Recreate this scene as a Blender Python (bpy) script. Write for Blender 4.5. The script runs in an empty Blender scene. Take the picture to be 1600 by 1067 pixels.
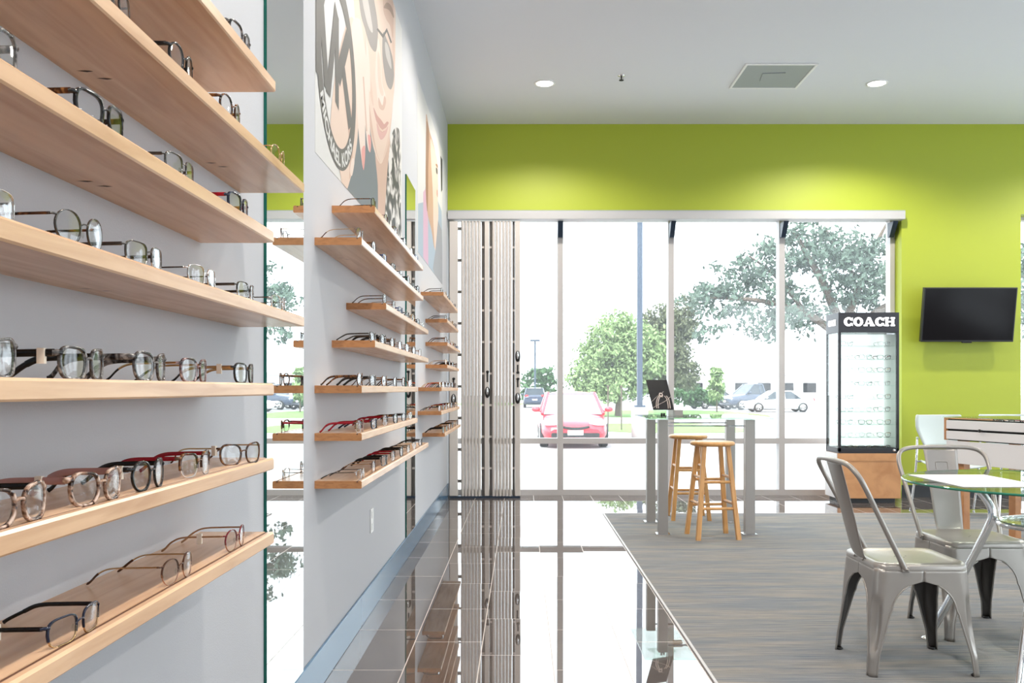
import bpy, math, random
from mathutils import Vector, Matrix
R = math.radians
random.seed(11)
scene = bpy.context.scene
col = scene.collection

# ------------------------------------------------------------------ camera
# level camera, 1600x1067 frame; the vanishing point lies at pixel (814, 608)
F = 1400.0
EYE = 1.145
cam_data = bpy.data.cameras.new('camera')
cam = bpy.data.objects.new('camera', cam_data)
col.objects.link(cam)
cam.location = (0, 0, EYE)
cam.rotation_euler = (R(90), 0, 0)
cam_data.sensor_width = 36.0
cam_data.lens = 36.0 * F / 1600.0
cam_data.shift_x = -(814 - 800) / 1600.0
cam_data.shift_y = (608 - 533.5) / 1600.0
cam_data.clip_start = 0.02
cam_data.clip_end = 600
scene.camera = cam

# ------------------------------------------------------------------ world, sun, exposure
world = bpy.data.worlds.new('sky')
scene.world = world
world.use_nodes = True
bg = world.node_tree.nodes['Background']
bg.inputs[0].default_value = (0.86, 0.93, 1.0, 1)
bg.inputs[1].default_value = 6.0
sun_data = bpy.data.lights.new('sun', 'SUN')
sun_data.energy = 8.0
sun_data.angle = R(12)
sun_data.color = (1.0, 0.97, 0.92)
sun = bpy.data.objects.new('sun', sun_data)
col.objects.link(sun)
sun.rotation_euler = (R(38), 0, R(-25))
LAMP_W = 110.0
scene.view_settings.view_transform = 'Standard'
scene.view_settings.look = 'None'
scene.view_settings.exposure = -0.35
scene.view_settings.gamma = 1.0
scene.view_settings.use_curve_mapping = False
scene.cycles.use_denoising = True
scene.cycles.transparent_max_bounces = 24
scene.cycles.max_bounces = 10
scene.cycles.diffuse_bounces = 5
scene.cycles.glossy_bounces = 5
scene.cycles.transmission_bounces = 8
scene.cycles.caustics_reflective = False
scene.cycles.caustics_refractive = False
scene.cycles.sample_clamp_indirect = 8.0

# ------------------------------------------------------------------ helpers
def px_wall(x, y, X=-0.778):
    """pixel of the photograph -> (Y, Z) on a wall plane parallel to the view axis"""
    Y = X * F / (x - 814)
    return Y, EYE + (608 - y) * Y / F

class MB:
    """collects faces; build() links them as ONE mesh object"""
    def __init__(self):
        self.v, self.f, self.m, self.s = [], [], [], []
    def add(self, verts, faces, mat=0, smooth=False):
        o = len(self.v)
        self.v += [tuple(p) for p in verts]
        for f in faces:
            self.f.append(tuple(i + o for i in f)); self.m.append(mat); self.s.append(smooth)
        return self
    def box(self, x0, x1, y0, y1, z0, z1, mat=0):
        v = [(x0,y0,z0),(x1,y0,z0),(x1,y1,z0),(x0,y1,z0),(x0,y0,z1),(x1,y0,z1),(x1,y1,z1),(x0,y1,z1)]
        return self.add(v, [(0,3,2,1),(4,5,6,7),(0,1,5,4),(1,2,6,5),(2,3,7,6),(3,0,4,7)], mat)
    def prism(self, poly, axis, a, b, mat=0, smooth=False):
        """poly: 2D points; extruded along axis from a to b. axis x: (y,z), y: (x,z), z: (x,y)"""
        def P(p, t):
            return (t, p[0], p[1]) if axis == 'x' else (p[0], t, p[1]) if axis == 'y' else (p[0], p[1], t)
        n = len(poly)
        v = [P(p, a) for p in poly] + [P(p, b) for p in poly]
        self.add(v, [tuple(range(n))[::-1], tuple(range(n, 2*n))], mat)
        self.add(v, [(i, (i+1) % n, n+(i+1) % n, n+i) for i in range(n)], mat, smooth)
        return self
    def grid(self, rows, mat=0, smooth=True, closed=False):
        """rows: list of equally long point lists"""
        n = len(rows[0]); v = [p for r in rows for p in r]; f = []
        for j in range(len(rows)-1):
            for i in range(n if closed else n-1):
                k = (i+1) % n
                f.append((j*n+i, j*n+k, (j+1)*n+k, (j+1)*n+i))
        return self.add(v, f, mat, smooth)
    def sweep(self, path, rad, seg=10, mat=0, cap=True, closed=False, aspect=None):
        """tube along path; rad number or list; aspect=(a,b,up): elliptic section, a along up"""
        P = [Vector(p) for p in path]; n = len(P)
        rads = rad if isinstance(rad, (list, tuple)) else [rad]*n
        T = []
        for i in range(n):
            if closed: t = P[(i+1) % n] - P[(i-1) % n]
            else: t = P[min(i+1, n-1)] - P[max(i-1, 0)]
            T.append(t.normalized() if t.length > 1e-9 else Vector((0,0,1)))
        up = Vector(aspect[2]) if aspect else (Vector((0,0,1)) if abs(T[0].z) < .9 else Vector((0,1,0)))
        u = (up - T[0]*up.dot(T[0])).normalized()
        rows = []
        for i in range(n):
            if aspect: u = up - T[i]*up.dot(T[i])
            else: u = u - T[i]*u.dot(T[i])
            u = u.normalized() if u.length > 1e-6 else T[i].orthogonal().normalized()
            w = T[i].cross(u)
            a, b = (aspect[0], aspect[1]) if aspect else (1, 1)
            rows.append([P[i] + (u*math.cos(2*math.pi*k/seg)*a + w*math.sin(2*math.pi*k/seg)*b)*rads[i] for k in range(seg)])
        if closed: rows.append(rows[0])
        self.grid(rows, mat, True, True)
        if cap and not closed:
            self.add(rows[0], [tuple(range(seg))[::-1]], mat)
            self.add(rows[-1], [tuple(range(seg))], mat)
        return self
    def lathe(self, prof, c=(0,0,0), seg=24, mat=0, axis='z', smooth=True):
        """prof: (radius, height) pairs"""
        rows = []
        for r, h in prof:
            ring = []
            for k in range(seg):
                a = 2*math.pi*k/seg; x, y = r*math.cos(a), r*math.sin(a)
                p = (x, y, h) if axis == 'z' else (h, x, y) if axis == 'x' else (x, h, y)
                ring.append((p[0]+c[0], p[1]+c[1], p[2]+c[2]))
            rows.append(ring)
        return self.grid(rows, mat, smooth, True)
    def disc(self, r, c, axis='z', seg=24, mat=0):
        ring = []
        for k in range(seg):
            a = 2*math.pi*k/seg; x, y = r*math.cos(a), r*math.sin(a)
            p = (x, y, 0) if axis == 'z' else (0, x, y) if axis == 'x' else (x, 0, y)
            ring.append((p[0]+c[0], p[1]+c[1], p[2]+c[2]))
        return self.add(ring, [tuple(range(seg))], mat)
    def blob(self, c, r, seg=10, rings=6, mat=0):
        """ellipsoid; r = (rx, ry, rz)"""
        rows = []
        for j in range(rings+1):
            t = math.pi*j/rings
            rows.append([(c[0]+r[0]*math.sin(t)*math.cos(2*math.pi*k/seg), c[1]+r[1]*math.sin(t)*math.sin(2*math.pi*k/seg), c[2]+r[2]*math.cos(t)) for k in range(seg)])
        return self.grid(rows, mat, True, True)
    def build(self, name, mats, parent=None, bevel=0, loc=None, segs=2):
        me = bpy.data.meshes.new(name)
        me.from_pydata(self.v, [], self.f)
        for m in (mats if isinstance(mats, (list, tuple)) else [mats]): me.materials.append(m)
        me.polygons.foreach_set('material_index', self.m)
        me.polygons.foreach_set('use_smooth', self.s)
        me.update()
        o = bpy.data.objects.new(name, me)
        col.objects.link(o)
        if parent: o.parent = parent
        if loc: o.location = loc
        if bevel:
            b = o.modifiers.new('bevel', 'BEVEL'); b.width = bevel; b.segments = segs; b.limit_method = 'ANGLE'; b.angle_limit = R(40)
        return o

def tag(o, label=None, cat=None, group=None, kind=None):
    if label: o['label'] = label
    if cat: o['category'] = cat
    if group: o['group'] = group
    if kind: o['kind'] = kind
    return o
def thing(name, label, cat, loc=(0,0,0), rotz=0, group=None):
    o = bpy.data.objects.new(name, None)
    o.empty_display_size = .05
    col.objects.link(o); o.location = loc; o.rotation_euler = (0, 0, rotz)
    return tag(o, label, cat, group)
def struct(o, label=None):
    o['kind'] = 'structure'
    if label: o['label'] = label
    return o
def dup(root, loc, rotz, label, group=None):
    r = root.copy(); col.objects.link(r); r.location = loc; r.rotation_euler = (0, 0, rotz)
    tag(r, label, None, group)
    for ch in root.children:
        c = ch.copy(); col.objects.link(c); c.parent = r
        for g in ch.children:
            d = g.copy(); col.objects.link(d); d.parent = c
    return r
def catmull(pts, sub=6, closed=False):
    P = [Vector(p) for p in pts]; n = len(P); out = []
    for i in range(n if closed else n-1):
        if closed: a, b, c, d = P[(i-1) % n], P[i], P[(i+1) % n], P[(i+2) % n]
        else: a, b, c, d = P[max(i-1, 0)], P[i], P[i+1], P[min(i+2, n-1)]
        for k in range(sub):
            t = k/sub
            out.append(.5*((2*b) + (c-a)*t + (2*a-5*b+4*c-d)*t*t + (3*b-a-3*c+d)*t*t*t))
    if not closed: out.append(P[-1])
    return out
def ordinal(n):
    return ['first','second','third','fourth','fifth','sixth','seventh','eighth','ninth','tenth','eleventh'][n]

# ------------------------------------------------------------------ materials
def nodes(name):
    m = bpy.data.materials.new(name); m.use_nodes = True
    nt = m.node_tree
    return m, nt, nt.nodes['Principled BSDF']
def mat(name, c, rough=.5, metal=0.0, spec=.5, ior=1.45, noise=0.0, nscale=30, bump=0.0, coat=0.0):
    m, nt, b = nodes(name)
    b.inputs['Base Color'].default_value = (*c, 1)
    b.inputs['Roughness'].default_value = rough
    b.inputs['Metallic'].default_value = metal
    b.inputs['IOR'].default_value = ior
    b.inputs['Specular IOR Level'].default_value = spec
    b.inputs['Coat Weight'].default_value = coat
    if noise or bump:
        tc = nt.nodes.new('ShaderNodeTexCoord'); n = nt.nodes.new('ShaderNodeTexNoise')
        n.inputs['Scale'].default_value = nscale; n.inputs['Detail'].default_value = 4
        nt.links.new(tc.outputs['Object'], n.inputs['Vector'])
        if noise:
            mx = nt.nodes.new('ShaderNodeMix'); mx.data_type = 'RGBA'
            mx.inputs[6].default_value = (*[x*(1-noise) for x in c], 1)
            mx.inputs[7].default_value = (*[min(1, x*(1+noise)) for x in c], 1)
            nt.links.new(n.outputs['Fac'], mx.inputs[0]); nt.links.new(mx.outputs[2], b.inputs['Base Color'])
        if bump:
            bp = nt.nodes.new('ShaderNodeBump'); bp.inputs['Strength'].default_value = bump; bp.inputs['Distance'].default_value = .002
            nt.links.new(n.outputs['Fac'], bp.inputs['Height']); nt.links.new(bp.outputs[0], b.inputs['Normal'])
    return m
def emit(name, c, s):
    m, nt, b = nodes(name)
    b.inputs['Base Color'].default_value = (*c, 1)
    b.inputs['Emission Color'].default_value = (*c, 1); b.inputs['Emission Strength'].default_value = s
    return m
def ramp(nt, stops, src):
    r = nt.nodes.new('ShaderNodeValToRGB')
    e = r.color_ramp.elements
    while len(e) < len(stops): e.new(.5)
    for k, (p, c) in enumerate(stops): e[k].position = p; e[k].color = (*c, 1)
    nt.links.new(src, r.inputs[0])
    return r.outputs[0]
def schlick(nt, r0):
    geo = nt.nodes.new('ShaderNodeNewGeometry'); d = nt.nodes.new('ShaderNodeVectorMath'); d.operation = 'DOT_PRODUCT'
    nt.links.new(geo.outputs['Incoming'], d.inputs[0]); nt.links.new(geo.outputs['Normal'], d.inputs[1])
    x = d.outputs['Value']
    for op, k, first in (('ABSOLUTE', 0, 0), ('SUBTRACT', 1.0, 1), ('POWER', 5.0, 0), ('MULTIPLY', 1-r0, 0), ('ADD', r0, 0)):
        n = nt.nodes.new('ShaderNodeMath'); n.operation = op; n.use_clamp = True
        nt.links.new(x, n.inputs[1 if first else 0]); n.inputs[0 if first else 1].default_value = k; x = n.outputs[0]
    return x
def thin_glass(name, tint=(1,1,1), ior=1.45, rough=0.0, veil=0):
    """clear sheet: passes light straight through, mirrors by Fresnel"""
    m = bpy.data.materials.new(name); m.use_nodes = True
    nt = m.node_tree; nt.nodes.clear()
    out = nt.nodes.new('ShaderNodeOutputMaterial'); mix = nt.nodes.new('ShaderNodeMixShader')
    t = nt.nodes.new('ShaderNodeBsdfTransparent'); g = nt.nodes.new('ShaderNodeBsdfGlossy')
    t.inputs[0].default_value = (*tint, 1); g.inputs['Roughness'].default_value = rough
    fr = schlick(nt, ((ior-1)/(ior+1))**2)
    nt.links.new(fr, mix.inputs[0]); nt.links.new(t.outputs[0], mix.inputs[1]); nt.links.new(g.outputs[0], mix.inputs[2])
    last = mix.outputs[0]
    if veil:            # translucent layer painting a pale overexposure veil across the view outside
        d = nt.nodes.new('ShaderNodeBsdfTranslucent'); d.inputs[0].default_value = (.92, .96, 1, 1); m2 = nt.nodes.new('ShaderNodeMixShader'); m2.inputs[0].default_value = veil
        nt.links.new(last, m2.inputs[1]); nt.links.new(d.outputs[0], m2.inputs[2]); last = m2.outputs[0]
    nt.links.new(last, out.inputs[0])
    return m
def wood(name, c0, c1, scale=(14, 1.2, 14), rough=.27):
    m, nt, b = nodes(name)
    tc = nt.nodes.new('ShaderNodeTexCoord'); oi = nt.nodes.new('ShaderNodeObjectInfo')
    ad = nt.nodes.new('ShaderNodeVectorMath'); ad.operation = 'ADD'
    mp = nt.nodes.new('ShaderNodeMapping'); mp.inputs['Scale'].default_value = scale
    sc = nt.nodes.new('ShaderNodeVectorMath'); sc.operation = 'SCALE'; sc.inputs[0].default_value = (7, 11, 5)
    nt.links.new(oi.outputs['Random'], sc.inputs['Scale'])
    nt.links.new(tc.outputs['Object'], ad.inputs[0]); nt.links.new(sc.outputs[0], ad.inputs[1])
    nt.links.new(ad.outputs[0], mp.inputs[0])
    n = nt.nodes.new('ShaderNodeTexNoise'); n.inputs['Scale'].default_value = 2.2; n.inputs['Detail'].default_value = 6; n.inputs['Distortion'].default_value = .6
    nt.links.new(mp.outputs[0], n.inputs['Vector'])
    nt.links.new(ramp(nt, [(.3, c0), (.55, c1), (.75, tuple(min(1, x*1.08) for x in c1))], n.outputs['Fac']), b.inputs['Base Color'])
    b.inputs['Roughness'].default_value = rough
    return m
def speckle(name, stops, scale=70, rough=.15):
    m, nt, b = nodes(name)
    tc = nt.nodes.new('ShaderNodeTexCoord'); n = nt.nodes.new('ShaderNodeTexNoise')
    n.inputs['Scale'].default_value = scale; n.inputs['Detail'].default_value = 2; n.inputs['Distortion'].default_value = .8
    nt.links.new(tc.outputs['Object'], n.inputs['Vector'])
    nt.links.new(ramp(nt, stops, n.outputs['Fac']), b.inputs['Base Color'])
    b.inputs['Roughness'].default_value = rough
    return m

M = {}
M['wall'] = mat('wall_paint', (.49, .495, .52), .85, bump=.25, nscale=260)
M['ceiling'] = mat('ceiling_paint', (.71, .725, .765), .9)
M['green'] = mat('green_paint', (.375, .44, .036), .5, bump=.2, nscale=220)
M['maple'] = wood('maple', (.55, .33, .19), (.68, .44, .27))
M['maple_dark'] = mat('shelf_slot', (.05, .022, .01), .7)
M['shaded_end_grain'] = wood('maple_shaded_end', (.36, .155, .06), (.47, .215, .085), (14, 6, 40), .4)  # darker end grain, with the shade of the end faces put into the colour
M['groove_shade'] = mat('shelf_groove_shade', (.13, .055, .03), .6)
M['honey'] = wood('honey_wood', (.52, .26, .085), (.64, .34, .125), (16, 16, 1.5), .35)
M['cab_wood'] = wood('cabinet_wood', (.50, .24, .10), (.60, .31, .14), (3, 3, 3), .45)
M['base'] = mat('cove_base', (.10, .19, .29), .16)
M['base_black'] = mat('black_base', (.012, .013, .016), .4)
M['alu'] = mat('window_aluminium', (.50, .48, .475), .4, .0)
M['shutter'] = mat('shutter_aluminium', (.60, .56, .525), .45, 0)
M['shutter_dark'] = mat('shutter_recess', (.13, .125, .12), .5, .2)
M['navy'] = mat('navy_metal', (.02, .035, .06), .4)
M['white'] = mat('white_paint', (.82, .82, .82), .4)
M['plastic'] = mat('white_plastic', (.85, .85, .84), .3)
M['black'] = mat('black_plastic', (.012, .012, .013), .3)
M['screen'] = mat('tv_screen', (.006, .005, .006), .12, spec=.18)
M['rubber'] = mat('black_rubber', (.015, .015, .015), .7)
M['steel'] = mat('galvanised_steel', (.36, .335, .31), .29, .55, noise=.08, nscale=9)
M['chrome'] = mat('chrome', (.85, .85, .86), .06, 1)
M['brushed'] = mat('brushed_aluminium', (.38, .365, .35), .4, .5)
M['mirror'] = mat('mirror_silver', (.86, .90, .89), .0, 1)
M['glass_edge'] = mat('green_glass_edge', (.0, .10, .075), .1)
M['pane'] = thin_glass('window_pane', (.97, .985, .98), 1.42, veil=.026)
M['lens'] = thin_glass('lens', (.97, .97, .97), 1.5)
M['clear'] = thin_glass('clear_glass', (.93, .98, .96), 1.45)
M['green_glass'] = thin_glass('green_glass', (.93, .985, .96), 1.45)
M['grille'] = mat('vent_grey', (.33, .36, .36), .6)
M['lamp'] = emit('lamp_lens', (1, .97, .92), 30)
M['litpanel'] = emit('lightbox_panel', (.97, .98, 1.0), 1.25)
M['letter'] = emit('lit_letter', (1, 1, 1), 1.2)
M['header'] = mat('case_black', (.02, .02, .026), .35)
M['chalk'] = mat('laminate_white', (.80, .78, .78), .35)
M['wood_red'] = wood('desk_wood', (.42, .18, .07), (.52, .25, .10), (3, 3, 3), .4)
M['shell'] = mat('chair_shell', (.56, .63, .62), .35)
M['rail'] = mat('rail_white', (.45, .45, .46), .4)
M['steel_in'] = mat('dark_steel_inside', (.075, .07, .065), .5, .3)  # darker steel for the inner side of the leg sheets
M['rim_glass'] = mat('glass_rim_green', (.03, .20, .13), .08)
M['paper'] = mat('white_paper', (.85, .85, .86), .5)
M['tag'] = mat('price_tag', (.80, .72, .62), .6)

# ------------------------------------------------------------------ floor and carpet materials
def tile_floor():
    m, nt, b = nodes('polished_tile')
    L = nt.links.new
    def mth(op, a, bb=None, c=None):
        n = nt.nodes.new('ShaderNodeMath'); n.operation = op
        for i, x in enumerate((a, bb, c)):
            if x is None: continue
            if isinstance(x, (int, float)): n.inputs[i].default_value = x
            else: L(x, n.inputs[i])
        return n.outputs[0]
    geo = nt.nodes.new('ShaderNodeNewGeometry'); sp = nt.nodes.new('ShaderNodeSeparateXYZ')
    L(geo.outputs['Position'], sp.inputs[0])
    u = mth('DIVIDE', mth('ADD', sp.outputs[0], .48), .3065)
    cu = mth('FLOOR', u); fu = mth('FRACT', u)
    # each column of 0.61 m tiles is shifted by a third
    v = mth('DIVIDE', mth('SUBTRACT', sp.outputs[1], mth('SUBTRACT', .40, mth('MULTIPLY', cu, .2033))), .61)
    cv = mth('FLOOR', v); fv = mth('FRACT', v)
    du = mth('MULTIPLY', mth('MINIMUM', fu, mth('SUBTRACT', 1, fu)), .3065)
    dv = mth('MULTIPLY', mth('MINIMUM', fv, mth('SUBTRACT', 1, fv)), .61)
    grout = mth('LESS_THAN', mth('MINIMUM', du, dv), .0022)
    cmb = nt.nodes.new('ShaderNodeCombineXYZ'); L(cu, cmb.inputs[0]); L(cv, cmb.inputs[1])
    wn = nt.nodes.new('ShaderNodeTexWhiteNoise'); wn.noise_dimensions = '3D'; L(cmb.outputs[0], wn.inputs['Vector'])
    tilt = nt.nodes.new('ShaderNodeVectorMath'); tilt.operation = 'SUBTRACT'; L(wn.outputs['Color'], tilt.inputs[0]); tilt.inputs[1].default_value = (.5, .5, .5)
    ts = nt.nodes.new('ShaderNodeVectorMath'); ts.operation = 'SCALE'; L(tilt.outputs[0], ts.inputs[0]); ts.inputs['Scale'].default_value = .0035
    add = nt.nodes.new('ShaderNodeVectorMath'); add.operation = 'ADD'; L(geo.outputs['Normal'], add.inputs[0]); L(ts.outputs[0], add.inputs[1])
    nm = nt.nodes.new('ShaderNodeVectorMath'); nm.operation = 'NORMALIZE'; L(add.outputs[0], nm.inputs[0])
    L(nm.outputs[0], b.inputs['Normal'])
    n = nt.nodes.new('ShaderNodeTexNoise'); n.inputs['Scale'].default_value = 5; n.inputs['Detail'].default_value = 5
    L(geo.outputs['Position'], n.inputs['Vector'])
    body = ramp(nt, [(.3, (.085, .070, .064)), (.7, (.125, .105, .096))], n.outputs['Fac'])
    mx = nt.nodes.new('ShaderNodeMix'); mx.data_type = 'RGBA'; L(grout, mx.inputs[0]); L(body, mx.inputs[6]); mx.inputs[7].default_value = (.50, .44, .40, 1)
    L(mx.outputs[2], b.inputs['Base Color'])
    L(mth('ADD', mth('MULTIPLY', grout, .5), .015), b.inputs['Roughness'])
    L(mth('SUBTRACT', 2.6, mth('MULTIPLY', grout, .7)), b.inputs['IOR'])
    return m
def carpet_mat():
    m, nt, b = nodes('striped_carpet')
    L = nt.links.new
    geo = nt.nodes.new('ShaderNodeNewGeometry')
    mp = nt.nodes.new('ShaderNodeMapping'); mp.inputs['Scale'].default_value = (3.0, 190, 1); L(geo.outputs['Position'], mp.inputs[0])
    n = nt.nodes.new('ShaderNodeTexNoise'); n.inputs['Scale'].default_value = 1; n.inputs['Detail'].default_value = 4; n.inputs['Roughness'].default_value = .7
    L(mp.outputs[0], n.inputs['Vector'])
    c1 = ramp(nt, [(.28, (.09, .10, .12)), (.45, (.215, .225, .24)), (.56, (.30, .28, .255)), (.72, (.46, .44, .42))], n.outputs['Fac'])
    mp2 = nt.nodes.new('ShaderNodeMapping'); mp2.inputs['Scale'].default_value = (1.2, 9, 1); L(geo.outputs['Position'], mp2.inputs[0])
    n2 = nt.nodes.new('ShaderNodeTexNoise'); n2.inputs['Scale'].default_value = 1; n2.inputs['Detail'].default_value = 3; L(mp2.outputs[0], n2.inputs['Vector'])
    c2 = ramp(nt, [(.35, (.74, .80, .88)), (.65, (1.0, .96, .90))], n2.outputs['Fac'])
    mx = nt.nodes.new('ShaderNodeMix'); mx.data_type = 'RGBA'; mx.blend_type = 'MULTIPLY'; mx.inputs[0].default_value = 1
    L(c1, mx.inputs[6]); L(c2, mx.inputs[7]); L(mx.outputs[2], b.inputs['Base Color'])
    b.inputs['Roughness'].default_value = .95
    b.inputs['Specular IOR Level'].default_value = .1
    wn = nt.nodes.new('ShaderNodeTexNoise'); wn.inputs['Scale'].default_value = 380; L(geo.outputs['Position'], wn.inputs['Vector'])
    bp = nt.nodes.new('ShaderNodeBump'); bp.inputs['Strength'].default_value = .5; bp.inputs['Distance'].default_value = .004
    L(wn.outputs['Fac'], bp.inputs['Height']); L(bp.outputs[0], b.inputs['Normal'])
    return m
M['tile'] = tile_floor()
M['carpet'] = carpet_mat()

# ------------------------------------------------------------------ the room
WX, WY, GY, CZ = -0.778, 9.5, 9.72, 3.955        # left wall, back wall face, window glass, ceiling
XR, YB = 8.5, -3.5
struct(MB().box(WX-.2, XR+.2, YB-.2, WY+.28, -.12, 0).build('floor', M['tile']), 'dark polished floor tiles laid along the left wall and window')
struct(MB().box(WX-.2, XR+.2, YB-.2, WY+.35, CZ, CZ+.25).build('ceiling', M['ceiling']), 'smooth white ceiling with recessed lights')
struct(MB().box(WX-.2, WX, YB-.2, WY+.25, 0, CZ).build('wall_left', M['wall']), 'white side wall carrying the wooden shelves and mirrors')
rr0 = MB().box(WX, XR+.2, YB-.2, YB, 3.3, CZ)
for x0, x1 in ((WX, 5.2), (8.4, XR+.2)): rr0.box(x0, x1, YB-.2, YB, 0, 3.3)
struct(rr0.build('wall_rear', M['wall']))
wfill = bpy.data.objects.new('fill_window', None); col.objects.link(wfill); wfill['kind'] = 'structure'  # window added in the unseen rear wall to bring in fill light
for x0, x1 in ((5.2, 8.4),):
    MB().box(x0, x1, YB-.11, YB-.10, 0, 3.3).build('pane', M['pane'], wfill)
    MB().box(x0, x1, YB-.14, YB-.07, .56, .62).build('transom', M['alu'], wfill)
X2, X3 = 4.035, 5.30                              # ends of the first window, start of the second
g = MB().box(WX, XR, WY, WY+.25, 3.0, CZ).box(X2, X3, WY, WY+.25, 0, 3.0).box(XR-.3, XR, WY, WY+.25, 0, 3.0)
struct(g.build('wall_back', M['green']), 'lime green wall above and beside the shop window')
rw = MB().box(XR, XR+.2, YB, WY+.25, 3.1, CZ)
for y0, y1 in ((-3.5, -2.6), (.1, .5), (3.2, 3.6), (6.3, 6.7), (9.3, 9.75)): rw.box(XR, XR+.2, y0, y1, 0, 3.1)
struct(rw.build('wall_right', M['wall']))
struct(MB().box(WX, WX+.012, YB, WY, 0, .148).build('baseboard_left', M['base'], bevel=.004), 'dark blue-grey cove base along the left wall')
struct(MB().box(X2+.0, X3, WY-.012, WY, 0, .13).build('baseboard_back', M['base_black']), 'black base under the green wall')
struct(MB().box(.762, XR, YB, 8.22, 0, .006).build('carpet', M['carpet']), 'grey brown striped carpet beside the tiled walkway')
struct(MB().box(.752, .764, YB, 8.232, 0, .008).build('trim_1', M['alu']), 'thin metal strip along the side edge of the carpet')
struct(MB().box(.752, XR, 8.22, 8.234, 0, .008).build('trim_2', M['alu']), 'thin metal strip along the far edge of the carpet')

# windows: frame members, panes
def window(name, x0, x1, mull, label):
    w = bpy.data.objects.new(name, None); col.objects.link(w); w['kind'] = 'structure'; w['label'] = label
    y0, y1 = GY-.06, GY+.06
    for i, x in enumerate([x0] + mull + [x1]):
        a = x-.031 if 0 < i < len(mull)+1 else (x if i == 0 else x-.05)
        b = x+.031 if 0 < i < len(mull)+1 else (x+.05 if i == 0 else x)
        MB().box(a, b, y0, y1, 0, 3.06).build('mullion', M['alu'], w)
    xs = [x0] + mull + [x1]
    for a, b in zip(xs[:-1], xs[1:]):
        MB().box(a+.031, b-.031, y0+.002, y1-.002, .0, .062).build('window_sill', M['alu'], w)
        MB().box(a+.031, b-.031, y0+.002, y1-.002, .557, .615).build('transom', M['alu'], w)
        MB().box(a+.031, b-.031, y0+.002, y1-.002, 2.965, 3.06).build('window_head', M['alu'], w)
        MB().box(a+.031, b-.031, GY-.004, GY+.004, .062, .557).build('pane', M['pane'], w)
        MB().box(a+.031, b-.031, GY-.004, GY+.004, .615, 2.965).build('pane', M['pane'], w)
    return w
window('window_1', WX+.004, X2-.004, [.425, 1.62, 2.815], 'full height shop window of four bays with grey aluminium mullions')
window('window_2', X3+.004, XR-.304, [6.5, 7.4], 'second shop window at the right edge beyond the television')
w3 = bpy.data.objects.new('window_3', None); col.objects.link(w3); w3['kind'] = 'structure'
for y0, y1 in ((-2.6, .1), (.5, 3.2), (3.6, 6.3), (6.7, 9.3)):
    MB().box(XR+.09, XR+.10, y0, y1, 0, 3.1).build('pane', M['pane'], w3)
    MB().box(XR+.06, XR+.13, y0, y1, .56, .62).build('transom', M['alu'], w3)

# window head track of the folding shutter, with its brackets
tr = thing('shutter_track', 'long white head rail above the shop window carrying the folding shutter', 'track', (1.63, WY-.04, 2.93))
MB().box(-2.40, 2.405, -.06, .03, 0, .082).build('rail', M['rail'], tr, bevel=.004)
MB().box(-2.40, 2.405, -.055, .025, .082, .094).build('top_strip', M['grille'], tr)
for x in (.42, 1.62, 2.815, 3.975):
    MB().prism([(.035, 0), (.195, 0), (.195, -.155), (.15, -.155)], 'x', x-1.63-.026, x-1.63+.026).build('bracket', M['navy'], tr, bevel=.003)

# folding shutter
sh = thing('folding_shutter', 'grey ribbed metal folding shutter stacked at the left end of the shop window', 'shutter', (-.37, WY-.04, 0))
def sx(p): return (p-814)*6.786e-3 + .37
def post(a, b, dark=False):
    o = MB().box(sx(a), sx(b), -.035, .035, .02, 2.915).build('post', M['shutter'], sh, bevel=.006)
    return o
def rib(a, b):
    n = 7; xa, xb = sx(a), sx(b); rows = []
    for z in (.02, 2.915):
        rows.append([(xa+(xb-xa)*k/n, -.022-.020*math.sin(math.pi*k/n), z) for k in range(n+1)] + [(xb, .03, z), (xa, .03, z)])
    m = MB(); m.grid(rows, 0, True, True)
    m.add(rows[1], [tuple(range(n+3))]); m.add(rows[0], [tuple(range(n+3))[::-1]])
    m.build('slat', M['shutter'], sh)
pl = post(703, 716); pm = post(757.5, 764.5); pe = post(804.5, 813)
for k in range(6): rib(721+k*5.2, 725.6+k*5.2)
for k in range(6): rib(769+k*5.2, 773.6+k*5.2)
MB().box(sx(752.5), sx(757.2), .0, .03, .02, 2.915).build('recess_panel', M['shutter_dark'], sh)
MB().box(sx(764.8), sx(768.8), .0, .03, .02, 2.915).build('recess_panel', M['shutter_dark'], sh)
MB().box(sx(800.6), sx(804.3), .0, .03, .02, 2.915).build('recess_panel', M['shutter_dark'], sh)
for k in range(9):
    z = .16 + k*.333
    MB().box(sx(716.2), sx(720.8), -.01, .02, z, z+.03).build('hinge_link', M['shutter_dark'], sh)
for k in range(9):
    z = .30 + k*.333
    for a, b in ((752.7, 757), (765, 768.6), (800.8, 804.1)): MB().box(sx(a), sx(b), -.008, .0, z, z+.022).build('hinge_pin', M['shutter'], sh)
MB().box(sx(703), sx(813), -.04, .04, .0, .02).build('floor_guide', M['navy'], sh)
def lock(p, px_, y, slot0, slot1, knob_y):
    z = EYE + (608-y)*6.77e-3
    m = MB().lathe([(.0, -.05), (.030, -.049), (.037, -.042), (.038, -.036)], (0, 0, 0), 20, 0, 'y')
    o = m.build('lock_cylinder', M['rubber'], p)
    o.location = (sx(px_), 0, z); o.scale = (.72, 1, 1.55)
    k = MB().blob((0, -.052, .008), (.018, .012, .026), 10, 6).build('knob', M['chrome'], o)
    za, zb = EYE+(608-slot1)*6.77e-3, EYE+(608-slot0)*6.77e-3
    MB().box(sx(px_)-.008, sx(px_)+.008, -.038, -.035, za, zb).build('key_slot', M['rubber'], p)
    MB().blob((sx(px_)+.002, -.04, EYE+(608-knob_y)*6.77e-3), (.017, .012, .014)).build('latch_knob', M['rubber'], p)
lock(pl, 709.5, 624, 590, 606, 592)
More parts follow.
